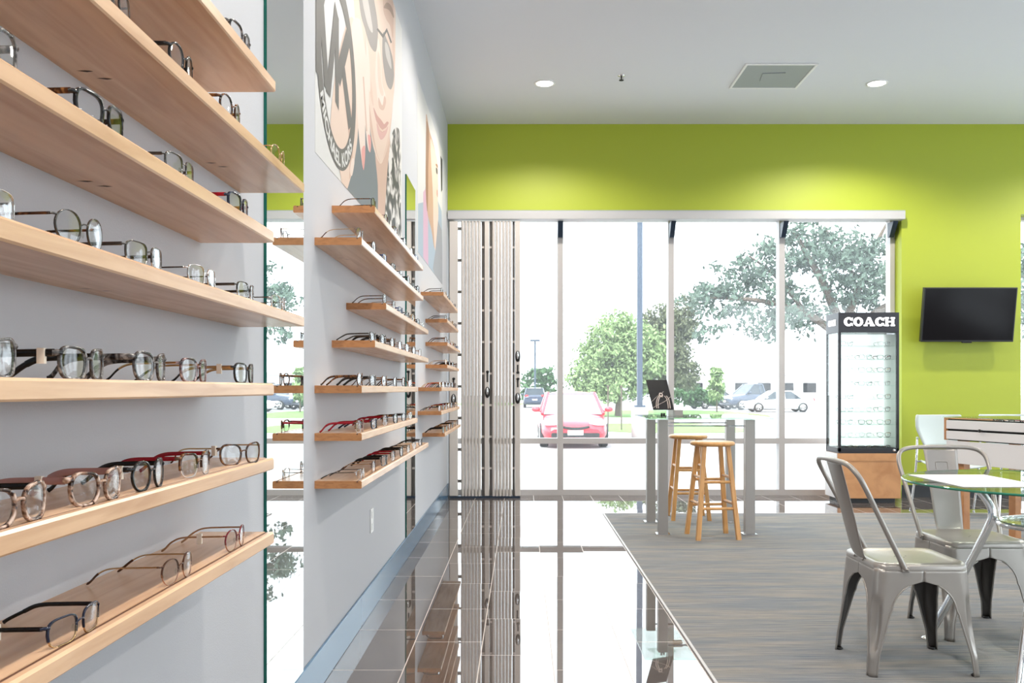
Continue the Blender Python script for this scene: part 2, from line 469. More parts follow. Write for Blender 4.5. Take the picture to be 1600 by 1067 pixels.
lock(pm, 762, 613, 579, 597, 581)
lock(pe, 809, 557, 570, 582, 582)
lock(pe, 809, 622, 591, 605, 592)

# ------------------------------------------------------------------ ceiling fittings
def downlight(x, y, label, group=None):
    t = thing('downlight', label, 'ceiling light', (x, y, CZ), 0, group)
    MB().lathe([(.098, 0), (.096, -.006), (.080, -.008), (.074, .0)], seg=32).build('trim_ring', M['white'], t)
    MB().disc(.076, (0, 0, -.003), seg=32).build('lamp_lens', M['lamp'], t)
    ld = bpy.data.lights.new('downlight_beam', 'SPOT'); ld.energy = LAMP_W * ((2.8 if x < 1 else 3.7) if y > 8 else (2.9 if y < 3 else 1.9) if x < 1 else 1); ld.spot_size = R(150); ld.spot_blend = .45; ld.shadow_soft_size = .07; ld.color = (1, .93, .84)
    lo = bpy.data.objects.new('downlight_beam', ld); col.objects.link(lo); lo.parent = t; lo.location = (0, 0, -.012)
for y in (8.23, 6.2, 4.15, 2.1, .05, -2.0):
    for x in (.218, 3.27, 6.32):
        if y == 8.23: lb = {.218: 'round recessed ceiling light on the left, above the tiled walkway', 3.27: 'round recessed ceiling light on the right, near the square vent', 6.32: 'round recessed ceiling light past the right edge near the green wall'}[x]; gp = None
        else: lb = 'round recessed ceiling light nearer the camera than the visible pair'; gp = 'recessed lights nearer the camera'
        if x == 6.32 and y < 1: continue
        downlight(x, y, lb, gp)
v = thing('air_vent', 'square grey air vent with a raised centre plate set in the ceiling', 'vent', (2.253, 8.04, CZ))
s = .2925
MB().box(-s-.022, s+.022, -s-.022, -s, -.012, 0).box(-s-.022, s+.022, s, s+.022, -.012, 0).box(-s-.022, -s, -s, s, -.012, 0).box(s, s+.022, -s, s, -.012, 0).build('frame', M['white'], v, bevel=.003)
MB().box(-s, s, -s, s, -.006, 0).build('grille', M['grille'], v)
MB().prism([(-.11, -.09), (.09, -.11), (.12, .07), (-.08, .11)], 'z', -.014, -.006).build('centre_plate', M['grille'], v, bevel=.006)
sp = thing('sprinkler_head', 'small fire sprinkler head in the ceiling right of the left ceiling light', 'sprinkler', (.90, 8.03, CZ))
MB().lathe([(.032, 0), (.030, -.006), (.012, -.008)], seg=20).build('escutcheon', M['chrome'], sp)
MB().sweep([(0,0,-.006), (0,0,-.035)], .006).sweep([(-.012,0,-.02), (-.014,0,-.035), (0,0,-.042)], .002, 6).sweep([(.012,0,-.02), (.014,0,-.035), (0,0,-.042)], .002, 6).lathe([(0, -.046), (.022, -.044), (.022, -.042), (0, -.041)], seg=16).build('deflector', M['rubber'], sp)

# ------------------------------------------------------------------ mirrors and wall outlet
def mirror(y0, y1, z0, z1, label):
    t = thing('wall_mirror', label, 'mirror', (WX, (y0+y1)/2, z0))
    h, w = z1-z0, (y1-y0)/2
    MB().box(.0, .009, -w+.003, w-.003, .003, h-.003).build('glass_sheet', M['glass_edge'], t)
    MB().add([(.0095, -w, 0), (.0095, w, 0), (.0095, w, h), (.0095, -w, h)], [(0, 1, 2, 3)]).build('mirror_face', M['mirror'], t)
    MB().box(.0, .0096, -w-.001, -w, 0, h).build('polished_edge', M['glass_edge'], t)
mirror(2.71, 3.166, .148, 2.59, 'tall frameless mirror with green edge between the nearest and middle shelf displays')
mirror(6.02, 6.52, .148, 2.59, 'tall frameless mirror between the middle and farthest shelf displays')
ot = thing('wall_outlet', 'white electrical outlet low on the left wall under the middle shelves', 'outlet', (WX, 4.655, .463))
MB().box(0, .006, -.04, .04, -.062, .062).build('cover_plate', M['plastic'], ot, bevel=.003)
for z in (-.03, .03): MB().box(.006, .009, -.016, .016, z-.017, z+.017).build('socket', M['plastic'], ot, bevel=.003)

# ------------------------------------------------------------------ wooden wall shelves
SD, ST = .178, .029                               # depth, thickness
LEVEL = [.770, .950, 1.130, 1.317, 1.500, 1.688, 1.871]
UNIT = {'nearest': [(.35, 2.176), (.35, 2.176), (.35, 2.176), (.65, 2.48), (.35, 2.176), (.65, 2.48), (.35, 2.19)],
        'middle': [(3.377, 5.81), (3.377, 5.20), (3.377, 5.20), (3.685, 5.81), (3.99, 5.81), (3.377, 5.51), (3.685, 5.50)],
        'farthest': [(7.06, 8.92), (6.75, 8.75), (6.78, 8.58), (7.30, 8.72), (7.30, 8.92), (7.29, 8.62), (6.95, 8.56)]}
POS = ['lowest', 'second lowest', 'third lowest', 'middle', 'third highest', 'second highest', 'top']
def shelf(unit, k):
    y0, y1 = UNIT[unit][k]; z = LEVEL[k]; h = (y1-y0)/2
    prof = [(0, 0), (SD-.003, 0), (SD, .003), (SD, ST-.004), (SD-.004, ST), (SD-.0135, ST), (SD-.0145, ST-.006), (SD-.0205, ST-.006), (SD-.0215, ST), (0, ST)]
    m = MB().prism(prof, 'y', -h, h)
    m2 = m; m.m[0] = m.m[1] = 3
    m.box(SD-.0204, SD-.0146, -h+.0005, h-.0005, ST-.0062, ST-.0012, 2)  # dark strip laid in the groove, its shade painted as colour
    c = 1.53 if unit == 'nearest' else y0+.33
    while c-.62 > y0+.1: c -= .62
    while c < y1-.1:
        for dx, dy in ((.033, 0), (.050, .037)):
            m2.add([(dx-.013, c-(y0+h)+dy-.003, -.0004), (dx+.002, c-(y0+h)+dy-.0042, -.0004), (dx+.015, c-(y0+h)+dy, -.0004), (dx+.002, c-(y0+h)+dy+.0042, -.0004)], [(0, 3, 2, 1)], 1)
        c += .62
    o = m.build('wall_shelf', [M['maple'], M['maple_dark'], M['groove_shade'], M['shaded_end_grain']], loc=(WX, y0+h, z))
    tag(o, f'maple wall shelf, {POS[k]} of the seven in the {unit} display', 'shelf', f'{unit} display shelves')
for u in UNIT:
    for k in range(7): shelf(u, k)

# ------------------------------------------------------------------ eyeglasses
def ac(name, c, rough=.14): return mat(name, c, rough)
G = {'black': ac('black_acetate', (.008, .008, .009)), 'gunmetal': mat('gunmetal', (.10, .095, .09), .25, .9), 'gold': mat('gold_metal', (.60, .40, .20), .22, 1),
     'rose': mat('rose_gold', (.62, .36, .25), .22, 1), 'silver': mat('silver_metal', (.66, .65, .64), .18, 1), 'navy': ac('navy_acetate', (.010, .014, .035)),
     'red': ac('red_acetate', (.30, .008, .018)), 'burgundy': ac('burgundy_metal', (.16, .015, .02)), 'brown': ac('brown_acetate', (.07, .025, .012)),
     'tan': ac('tan_acetate', (.36, .19, .10)), 'pink': ac('dusty_pink_acetate', (.42, .22, .20)), 'clear': ac('crystal_acetate', (.60, .55, .52)), 'blue': ac('blue_acetate', (.03, .06, .16)),
     'marble': speckle('grey_marbled_acetate', [(.38, (.008, .008, .01)), (.52, (.09, .085, .085)), (.66, (.34, .32, .31))], 60),
     'tort': speckle('tortoise_acetate', [(.40, (.012, .005, .003)), (.55, (.10, .035, .010)), (.68, (.30, .13, .04))], 65),
     'cream': speckle('cream_tortoise_acetate', [(.40, (.03, .012, .008)), (.50, (.30, .17, .11)), (.60, (.60, .46, .38))], 60),
     'pinktort': speckle('pink_tortoise_acetate', [(.40, (.02, .01, .012)), (.52, (.20, .11, .11)), (.64, (.52, .38, .36))], 60)}
PAD = thin_glass('silicone_pad', (.9, .9, .88), 1.4, .1)

def outline(a, b, n, cat, cy, cz, side, grow=0.0, N=30):
    """lens outline in the (y, z) plane; side +1 / -1; cat lifts the outer top corner"""
    pts = []
    for k in range(N):
        t = 2*math.pi*k/N; c, s_ = math.cos(t), math.sin(t)
        y = math.copysign(abs(c)**(2/n), c); z = math.copysign(abs(s_)**(2/n), s_)
        z2 = z*b + cat*b*max(0, y)*max(0, z+.3) - .10*b*max(0, -z)*abs(y)
        if z < 0: y *= 1 - .10*(-z)
        L = math.hypot(y*a, z2) or 1
        pts.append((side*(cy + y*a*(1+grow/a)), cz + z2*(1+grow/b)))
    return pts
def curve_x(y): return -1.9*y*y
def face_ring(m, inner, outer, d0, d1, mt, sel=None):
    """closed ring between two outlines, d0 back / d1 front depth; sel: only these segments"""
    n = len(inner)
    idx = range(n) if sel is None else [k for k in range(n) if sel(k)]
    def P(p, d): return (curve_x(p[0])+d, p[0], p[1])
    v = [P(p, d1) for p in inner] + [P(p, d1) for p in outer] + [P(p, d0) for p in inner] + [P(p, d0) for p in outer]
    f = []
    for k in idx:
        j = (k+1) % n
        f += [(k, j, n+j, n+k), (2*n+k, 3*n+k, 3*n+j, 2*n+j), (k, 2*n+k, 2*n+j, j), (n+k, n+j, 3*n+j, 3*n+k)]
    m.add(v, f, mt, True)
def eyeglasses(st, label, loc, rotz=0, group=None, simple=False):
    """front at x=0 facing +x, temples running to -x, standing on lens rims and temple tips"""
    a, b, n, cat = st['a'], st['b'], st['n'], st.get('cat', 0)
    t = st['t']; dp = max(.0016, t*.62); cz = b + t; half = 30
    gap = st.get('gap', .018); cy = gap/2 + a + t*.5
    mats = [G[st['f']], G[st.get('f2', st['f'])]]
    fr = MB(); lenses = []
    for sd in (1, -1):
        inn = outline(a, b, n, cat, cy, cz, sd); out = outline(a, b, n, cat, cy, cz, sd, t)
        if 'f2' in st:      # browline / two-tone: the upper half in the main colour
            face_ring(fr, inn, out, -dp, dp, 0, lambda k: k < 16 or k == 29)
            out2 = outline(a, b, n, cat, cy, cz, sd, min(t, .0016))
            face_ring(fr, inn, out2, -.001, .001, 1, lambda k: 15 <= k <= 29)
        else: face_ring(fr, inn, out, -dp, dp, 0)
        L = MB(); c = (curve_x(cy)+.0022, cy*sd, cz)
        front = [(curve_x(p[0])+.0012, p[0], p[1]) for p in inn]; back = [(x-.0016, y, z) for x, y, z in front]
        N = len(inn); f = [(N, k, (k+1) % N) if sd > 0 else (N, (k+1) % N, k) for k in range(N)]
        L.add(front+[c], f, 0, True); L.add(back+[(c[0]-.0016, c[1], c[2])], [q[::-1] for q in f], 0, True)
        lenses.append(L)
    zb = cz + b*.28; yb = gap/2 + .002
    rb = t*.55 if t > .002 else .0011
    fr.sweep(catmull([(curve_x(yb)+.0, yb, zb-.002), (.002, yb*.45, zb+.002), (.002, -yb*.45, zb+.002), (curve_x(yb), -yb, zb-.002)], 4), rb, 8, 0)
    zt = cz + b*(.60+cat*.8); yo = cy + a + t
    temples = []
    Lt = st.get('L', .138)
    for sd in (1, -1):
        x0 = curve_x(yo)
        fr.sweep([(x0+.001, sd*(yo-.004), zt), (x0-.001, sd*(yo+.001), zt), (x0-.007, sd*(yo+.003), zt)], max(t*.75, .0016, st.get('th', .0035)*.85 if t > .002 else 0), 8, 0)
        T = MB(); hh = st.get('th', .0035)
        path = catmull([(x0-.004, sd*(yo+.003), zt), (x0-.05, sd*(yo+.004), zt-.001), (x0-.09, sd*(yo+.003), zt-.003), (x0-.112, sd*(yo+.001), zt-.012), (x0-Lt+.008, sd*(yo-.006), .009), (x0-Lt, sd*(yo-.007), .0035)], 5)
        k0 = len(path)*3//5
        w = .35 if t > .002 else .55
        T.sweep(path[:k0+1], hh, 8, 0, aspect=(1, w, (0, 0, 1)))
        T.sweep(path[k0:], [max(.0022, hh*.85)]*(len(path)-k0-2) + [hh*1.0, hh*.7], 8, 1, aspect=(1, .5, (0, 0, 1)))
        temples.append(T)
    tm = [G[st['T']], G[st.get('tip', st['T'])]]
    if simple:
        allm = MB(); allm.v, allm.f, allm.m, allm.s = list(fr.v), list(fr.f), list(fr.m), list(fr.s)
        for T in temples: allm.add(T.v, T.f, 2, True)
        for L in lenses: allm.add(L.v, L.f, 3, True)
        o = allm.build('eyeglasses', mats + [tm[0], M['lens']], loc=loc); o.rotation_euler = (0, 0, rotz)
        return tag(o, label, 'eyeglasses', group)
    e = thing('eyeglasses', label, 'eyeglasses', loc, rotz, group)
    fr.build('frame_front', mats, e)
    for L in lenses: L.build('lens', M['lens'], e)
    for T in temples: T.build('temple', tm, e)
    if t < .002 or 'f2' in st:
        for sd in (1, -1):
            MB().blob((-.006, sd*(gap/2-.002), cz-.004), (.0022, .0024, .0055), 8, 5).build('nose_pad', PAD, e)
    if st.get('tagx') is not None:
        x = st['tagx']; y = -(yo+.004)*st.get('tags', 1)
        MB().box(x-.005, x+.005, y-.0035, y+.0035, zt-.015, zt+.006).build('price_tag', M['tag'], e)
    return e

ROUND = dict(a=.0255, b=.022, n=2.15); SQ = dict(a=.028, b=.0195, n=3.0, cat=.10); RECT = dict(a=.0280, b=.0175, n=3.4); CAT = dict(a=.028, b=.0205, n=2.5, cat=.20)
STYLES = {
 'black_marbled_square': (dict(SQ, t=.0035, f='marble', T='black', th=.0052), 'black and grey marbled square'),
 'marbled_cat': (dict(CAT, t=.0035, f='marble', T='marble', th=.0052), 'grey marbled cat-eye'),
 'pink_tort': (dict(SQ, t=.003, f='pinktort', T='gold', tip='black', th=.002), 'pink tortoise square'),
 'black_gold': (dict(SQ, t=.003, f='black', T='gold', tip='black', th=.003), 'black square gold-hinged'),
 'cream_cat': (dict(CAT, t=.004, f='cream', T='black', th=.0045), 'cream tortoise cat-eye'),
 'cream_pink': (dict(CAT, t=.0038, f='cream', T='pink', th=.0055), 'cream tortoise pink-templed'),
 'black_round': (dict(ROUND, a=.0245, t=.003, f='black', T='black', th=.0042), 'black round'),
 'red_temple': (dict(CAT, t=.0032, f='tort', f2='clear', T='red', th=.004), 'dark-topped red-templed'),
 'havana_gold': (dict(CAT, t=.0028, f='tort', T='gold', tip='brown', th=.0016), 'dark tortoise gold-templed'),
 'navy_brow': (dict(RECT, t=.0022, f='navy', f2='gold', T='black', th=.0032), 'navy half-rim'),
 'rose_round': (dict(ROUND, t=.0012, f='brown', f2='rose', T='gold', tip='brown', th=.0014), 'brown and rose gold round'),
 'burgundy': (dict(ROUND, t=.0014, f='burgundy', f2='rose', T='tan', tip='tan', th=.0018), 'burgundy and rose gold'),
 'dark_round': (dict(ROUND, t=.0012, f='gunmetal', T='tort', th=.002), 'thin dark metal round'),
 'gunmetal_rect': (dict(RECT, b=.018, t=.0016, f='gunmetal', f2='silver', T='gunmetal', tip='black', th=.003), 'gunmetal half-rim rectangular'),
 'silver': (dict(RECT, b=.018, t=.0011, f='silver', T='gunmetal', tip='black', th=.0014), 'thin silver rectangular'),
 'gold_round': (dict(ROUND, t=.0012, f='gold', T='gold', tip='brown', th=.0014), 'thin gold round'),
 'black_red': (dict(SQ, t=.0036, f='black', T='tort', th=.0045), 'black square tortoise-templed'),
 'navy_red': (dict(RECT, b=.018, t=.0034, f='navy', T='red', tip='navy', th=.0042), 'navy square red-templed'),
 'tort_round': (dict(ROUND, t=.0028, f='tort', T='tort', th=.0036), 'brown tortoise round'),
 'black_rect': (dict(RECT, t=.0028, f='black', T='black', th=.0036), 'black rectangular'),
 'blue_rect': (dict(RECT, b=.0175, t=.0026, f='blue', T='blue', th=.0034), 'dark blue rectangular'),
}
PROTO = {}
COUNT = {}
def place(style, unit, k, y, idx, rot=0.0, dx=0.0, tagx=None, full=True):
    st, words = STYLES[style]
    lab = f'{words} eyeglasses, {ordinal(idx)} from the near end, {POS[k]} shelf, {unit} display'
    grp = f'eyeglasses on the {unit} display'
    loc = (WX + SD - .0165 + dx, y, LEVEL[k] + ST - .001)
    if tagx is not None: st = dict(st, tagx=tagx)
    key = (style, full, tagx)
    if key not in PROTO:
        PROTO[key] = eyeglasses(st, lab, loc, rot, grp, simple=not full)
    else: dup(PROTO[key], loc, rot, lab, grp)

def front(p): return .625*F/(814-p)              # pixel column on the shelf fronts -> Y
NEAR = {                                          # shelf: (style, near-edge px, far-edge px, yaw, tag)
 6: [('black_marbled_square', 358, 390, 0, None)],
 5: [('dark_round', 140, 203, 0, None), ('black_round', 258, 303, 0, None), ('tort_round', 342, 374, 0, None), ('gold_round', 418, 447, 0, None)],
 4: [('marbled_cat', -75, 17, 0, None), ('black_red', 122, 187, 0, None), ('gunmetal_rect', 257, 302, 0, None), ('navy_red', 357, 386, 0, None)],
 3: [('silver', -60, 4, 0, None), ('dark_round', 88, 153, 0, None), ('gunmetal_rect', 201, 247, 0, None), ('silver', 298, 331, 0, None), ('gunmetal_rect', 369, 397, 0, None), ('silver', 422, 446, 0, None)],
 2: [('marbled_cat', -80, 7, 0, None), ('black_marbled_square', 92, 162, 0, -.03), ('marbled_cat', 202, 264, 0, None), ('pink_tort', 281, 323, 0, None), ('black_gold', 365, 396, 0, -.04)],
 1: [('cream_cat', -20, 55, 0, None), ('cream_pink', 115, 182, 0, -.05), ('black_round', 199, 258, 0, -.025), ('red_temple', 278, 329, 0, None), ('havana_gold', 346, 400, .32, -.02)],
 0: [('navy_brow', 75, 152, 0, -.075), ('rose_round', 250, 298, 0, None), ('burgundy', 345, 385, 0, -.06)]}
for k, row in NEAR.items():
    for i, (stl, p0, p1, rot, tx) in enumerate(row):
        y = (front(p0)+front(p1))/2
        rot = -rot + random.uniform(-.05, .05)
        place(stl, 'nearest', k, y, i, rot, 0, tx)
rng = random.Random(5)
POOL = ['black_rect', 'silver', 'gunmetal_rect', 'black_round', 'tort_round', 'gold_round', 'blue_rect', 'black_marbled_square', 'havana_gold', 'dark_round', 'red_temple', 'rose_round']
MID = {6: ('dark_round', [3.78, 4.12, 4.46, 4.78, 5.08, 5.34]), 5: ('rose_round', [3.47, 3.80, 4.10, 4.38, 4.66, 4.93, 5.18, 5.40]),
       4: ('dark_round', [4.09, 4.38, 4.64, 4.90, 5.16, 5.42, 5.68]), 3: ('gunmetal_rect', [3.77, 4.05, 4.34, 4.62, 4.91, 5.20, 5.52]),
       2: ('tort_round', [3.47, 3.78, 4.10, 4.42, 4.75, 5.05]), 1: ('red_temple', [3.47, 3.80, 4.12, 4.45, 4.77, 5.06]), 0: ('silver', [3.47, 3.78, 4.09, 4.38, 4.67, 4.95, 5.24, 5.55])}
for k, (first, ys) in MID.items():
    for i, y in enumerate(ys):
        stl = first if i == 0 else rng.choice(POOL)
        if k == 1: stl = ['red_temple', 'navy_red', 'red_temple', 'black_red', 'black_rect', 'silver'][i]
        place(stl, 'middle', k, y + rng.uniform(-.012, .012), i, rng.uniform(-.06, .06))
for k in range(7):
    y0, y1 = UNIT['farthest'][k]
    n = int((y1-y0-.1)/.27); ys = [y0+.11+(y1-y0-.24)*i/max(1, n-1) for i in range(n)]
    for i, y in enumerate(ys):
        place(rng.choice(POOL), 'farthest', k, y, i, rng.uniform(-.06, .06), full=False)

# ------------------------------------------------------------------ posters on the left wall
INK = {k: mat('print_'+k, c, .55) for k, c in dict(white=(.56, .555, .55), skin=(.60, .46, .385), skin2=(.50, .335, .265), skin3=(.64, .53, .47), slate=(.13, .15, .17), lens=(.24, .22, .21), logo=(.10, .095, .09), nail=(.60, .27, .25), lip=(.44, .235, .20), lip2=(.52, .30, .27), shade=(.56, .40, .325), brow=(.30, .20, .15), gleam=(.44, .41, .39), hair=(.26, .14, .085), hair2=(.44, .28, .19), pink=(.52, .32, .42), grey=(.27, .28, .30), dark=(.05, .05, .055), blue=(.30, .37, .44)).items()}
INK['lace'] = speckle('print_lace', [(.44, (.03, .03, .032)), (.50, (.28, .26, .25)), (.56, (.62, .59, .57))], 9, .55)
class Print:
    """flat printed sheet on the left wall; layers are stacked by 0.1 mm"""
    def __init__(self, y0, y1, z0, z1):
        self.b = (y0, y1, z0, z1); self.m = MB(); self.mats = []; self.n = 0
        self.c = ((y0+y1)/2, z0)
        self.m.box(0, .0012, y0-self.c[0], y1-self.c[0], 0, z1-z0, self.mi('white'))
    def mi(self, k):
        if k not in self.mats: self.mats.append(k)
        return self.mats.index(k)
    def poly(self, pts, ink, wall=False):
        y0, y1, z0, z1 = self.b
        q = pts if wall else [px_wall(*p) for p in pts]
        q = self.clip(q)
        if len(q) < 3: return
        self.n += 1; x = .0013 + self.n*.00004
        self.m.add([(x, y-self.c[0], z-self.c[1]) for y, z in q], [tuple(range(len(q)))], self.mi(ink))
    def clip(self, q):
        y0, y1, z0, z1 = self.b
        for f in (lambda p: p[0]-y0, lambda p: y1-p[0], lambda p: p[1]-z0, lambda p: z1-p[1]):
            r = []
            for i, p in enumerate(q):
                n = q[(i+1) % len(q)]; a, b = f(p), f(n)
                if a >= 0: r.append(p)
                if (a >= 0) != (b >= 0): t = a/(a-b); r.append((p[0]+(n[0]-p[0])*t, p[1]+(n[1]-p[1])*t))
            q = r
        return q
def smooth(pts, sub=4): return [(p.x, p.y) for p in catmull([(x, y, 0) for x, y in pts], sub, True)]

root = thing('wall_poster', 'large poster of a woman in sunglasses with a round logo above the middle shelves', 'poster', (WX, 4.615, 2.04))
P1 = Print(3.383, 5.85, 2.04, 3.497)
P1.poly([(541,297),(549,272),(556,225),(566,150),(580,190),(586,240),(592,280),(592,352),(580,345)], 'slate')
P1.poly([(492,-400),(545,-300),(566,-180),(560,30),(540,150),(530,150),(500,60)], 'white')
P1.poly(smooth([(586,232),(600,228),(608,205),(609,250),(604,300),(602,366),(591,366),(590,290)]), 'skin2')
P1.poly(smooth([(600,372),(603,300),(606,255),(611,215),(617,200),(624,206),(626,250),(626,330),(627,395),(612,388)]), 'lace')
P1.poly(smooth([(553,-180),(575,-220),(600,-120),(616,-10),(617.5,60),(616,130),(613,168),(610,200),(606,226),(600,246),(594,256),(586,240),(580,215),(574,170),(566,110),(556,50),(550,-60)]), 'skin')
P1.poly(smooth([(600,-40),(613,-10),(614,60),(609,40),(603,30),(598,10)]), 'skin2')
P1.poly(smooth([(590,60),(595,90),(597,130),(602,150),(598,166),(591,160),(588,140),(586,110)]), 'skin3')
P1.poly(smooth([(591,152),(597,165),(600,150),(603,158),(599,172),(592,168)]), 'skin2')
P1.poly(smooth([(576,160),(582,200),(588,236),(594,254),(588,240),(581,214),(575,180)]), 'skin2')
P1.poly(smooth([(557,-60),(572,-60),(585,5),(590,40),(589.5,64),(586.5,81),(578,72),(570,46),(562,14)]), 'lens')
P1.poly(smooth([(598,51),(604,62),(611,82),(614.5,100),(615.5,114),(614,130),(610,140),(604,132),(600,113),(597,85)]), 'lens')
P1.poly([(588,46),(590,44),(598,54),(604,44),(612,66),(610,68),(604,50),(598,60)], 'logo')
P1.poly(smooth([(583,168),(587,188),(592,202),(596,208),(600,205),(604,198),(607,192),(604,190),(600,194),(597,190),(594,186),(589,180)]), 'lip')
P1.poly(smooth([(588,193),(593,203),(597,207),(602,203),(606,197),(604,207),(599,216),(594,218),(590,208)]), 'lip2')
P1.poly([(586,186),(593,203),(597,206.5),(603,202),(606,197),(602,200),(597,203),(593,199)], 'shade')
P1.poly(smooth([(599,12),(604,4),(611,10),(615,24),(614,28),(609,18),(604,14)]), 'brow')
P1.poly(smooth([(612,66),(616,70),(616,128),(614.5,150),(615.5,120)]), 'shade')
P1.poly(smooth([(604,222),(608,200),(611,180),(613,168),(610,200),(606,226),(598,248)]), 'shade')
P1.poly(smooth([(578,120),(582,150),(583,166),(580,158),(577,140)]), 'shade')
P1.poly(smooth([(563,-20),(570,-20),(578,20),(582,50),(576,44),(569,20)]), 'gleam')
P1.poly(smooth([(601,66),(606,72),(610,92),(611,108),(606,98),(602,84)]), 'gleam')
P1.poly(smooth([(590,80),(594,96),(595.5,128),(599,146),(596,150),(592,138),(590,110)]), 'skin')
# arm and hand with long nails
P1.poly(smooth([(516,230),(517,170),(526,100),(540,40),(552,30),(560,90),(560,160),(558,215),(552,258),(546,282),(541,296),(534,290),(529,262)]), 'skin')
P1.poly(smooth([(538,150),(543,200),(546,240),(545,280),(549,262),(551,220),(548,170)]), 'skin2')
P1.poly(smooth([(549,40),(561,30),(566,52),(573,110),(571.5,150),(570,200),(570,236),(567,264),(563,240),(559,200),(555,130)]), 'skin3')
P1.poly(smooth([(562,50),(570,80),(575,120),(576,160),(577.5,205),(578.5,226),(576.6,237),(573,224),(569,180),(566,120)]), 'skin3')
P1.poly([(566,120),(568,120),(573,205),(571.5,205)], 'skin2')
P1.poly(smooth([(571,60),(576,90),(578,130),(577,144),(573,120)]), 'skin3')
P1.poly(smooth([(564,236),(569.5,228),(569.5,250),(567,266)]), 'nail')
P1.poly(smooth([(574,212),(578.4,214),(579,230),(576.8,238)]), 'nail')
P1.poly(smooth([(549,248),(553,250),(552,262),(549,275),(546,268)]), 'skin3')
prt = P1.m.build('print', [INK[k] for k in P1.mats], root)
# ring, letters and arc text of the logo
cy, cz = 3.80 - P1.c[0], 2.492 - P1.c[1]
lg = MB(); N = 72
def ringpt(r, k): return (.0029, cy + r*math.cos(2*math.pi*k/N), cz + r*math.sin(2*math.pi*k/N))
lg.grid([[ringpt(.318, k) for k in range(N)], [ringpt(.41, k) for k in range(N)]], 0, False, True)
LX = [.0029]
def lpoly(q): LX[0] += .00003; lg.add([(LX[0], y-P1.c[0], z-P1.c[1]) for y, z in q], [tuple(range(len(q)))], 0)
lpoly([(3.388, 2.345), (3.460, 2.345), (3.460, 2.78), (3.388, 2.78)]); lpoly([(3.395, 2.79), (3.485, 2.79), (3.625, 2.34), (3.535, 2.34)])
lpoly([(3.565, 2.33), (3.645, 2.33), (3.805, 2.72), (3.735, 2.76)]); lpoly([(3.742, 2.345), (3.815, 2.33), (3.815, 2.72), (3.742, 2.74)])
lpoly([(3.79, 2.46), (3.84, 2.44), (4.06, 2.70), (3.98, 2.745), (3.82, 2.56)]); lpoly([(3.84, 2.56), (3.92, 2.59), (4.12, 2.36), (4.03, 2.31)])
lg.build('round_logo', INK['logo'], root)
def glyphs(text):
    cu = bpy.data.curves.new('text', 'FONT'); cu.body = text; cu.size = 1; cu.offset = .03
    to = bpy.data.objects.new('text', cu); col.objects.link(to)
    dg = bpy.context.evaluated_depsgraph_get(); ev = to.evaluated_get(dg); me = ev.to_mesh()
    v = [tuple(p.co) for p in me.vertices]; f = [tuple(p.vertices) for p in me.polygons]
    ev.to_mesh_clear(); bpy.data.objects.remove(to)
    return v, f
v, f = glyphs('MICHAEL KORS')
w0, w1 = min(p[0] for p in v), max(p[0] for p in v)
A0, A1 = R(211), R(323); vv = []
hh = .058
for p in v:
    a = A0 + (A1-A0)*(p[0]-w0)/(w1-w0); r = .364 + hh*.5 - p[1]*hh/.72
    vv.append((.0031, cy + r*math.cos(a), cz + r*math.sin(a)))
MB().add(vv, f).build('arc_lettering', INK['white'], root)

root2 = thing('wall_poster', 'poster of a long-haired woman above the farthest shelves', 'poster', (WX, 7.785, 2.18))
P2 = Print(6.72, 8.85, 2.18, 3.497)
P2.poly([(653,318),(661,316),(668,270),(690,330),(692,450),(672,425),(653,395)], 'blue')
P2.poly([(661,300),(668,290),(669,415),(661,402)], 'pink')
P2.poly(smooth([(665.5,178),(671,205),(677,225),(683,256),(684,300),(682,345),(679,388),(674,360),(668,335),(665,300),(666,240)]), 'hair2')
P2.poly(smooth([(666,190),(670,208),(669,260),(668,330),(665,300),(665,240)]), 'hair')
P2.poly(smooth([(672,220),(678,232),(684,258),(683.5,300),(684.5,340),(680,392),(677,350),(676,300)]), 'skin')
P2.poly(smooth([(681,262),(683,264),(683.4,272),(681.4,270)]), 'dark')
P2.poly(smooth([(682.4,296),(684,300),(683.6,308),(682,304)]), 'lip')
P2.poly(smooth([(680.4,256),(683,257),(684,262),(681.5,260)]), 'hair')
P2.poly([(680,392),(684,345),(690,360),(692,450),(683,440),(676,420)], 'grey')
P2.poly([(688,243),(692,252),(692,295),(689,300)], 'dark')
P2.m.build('print', [INK[k] for k in P2.mats], root2)

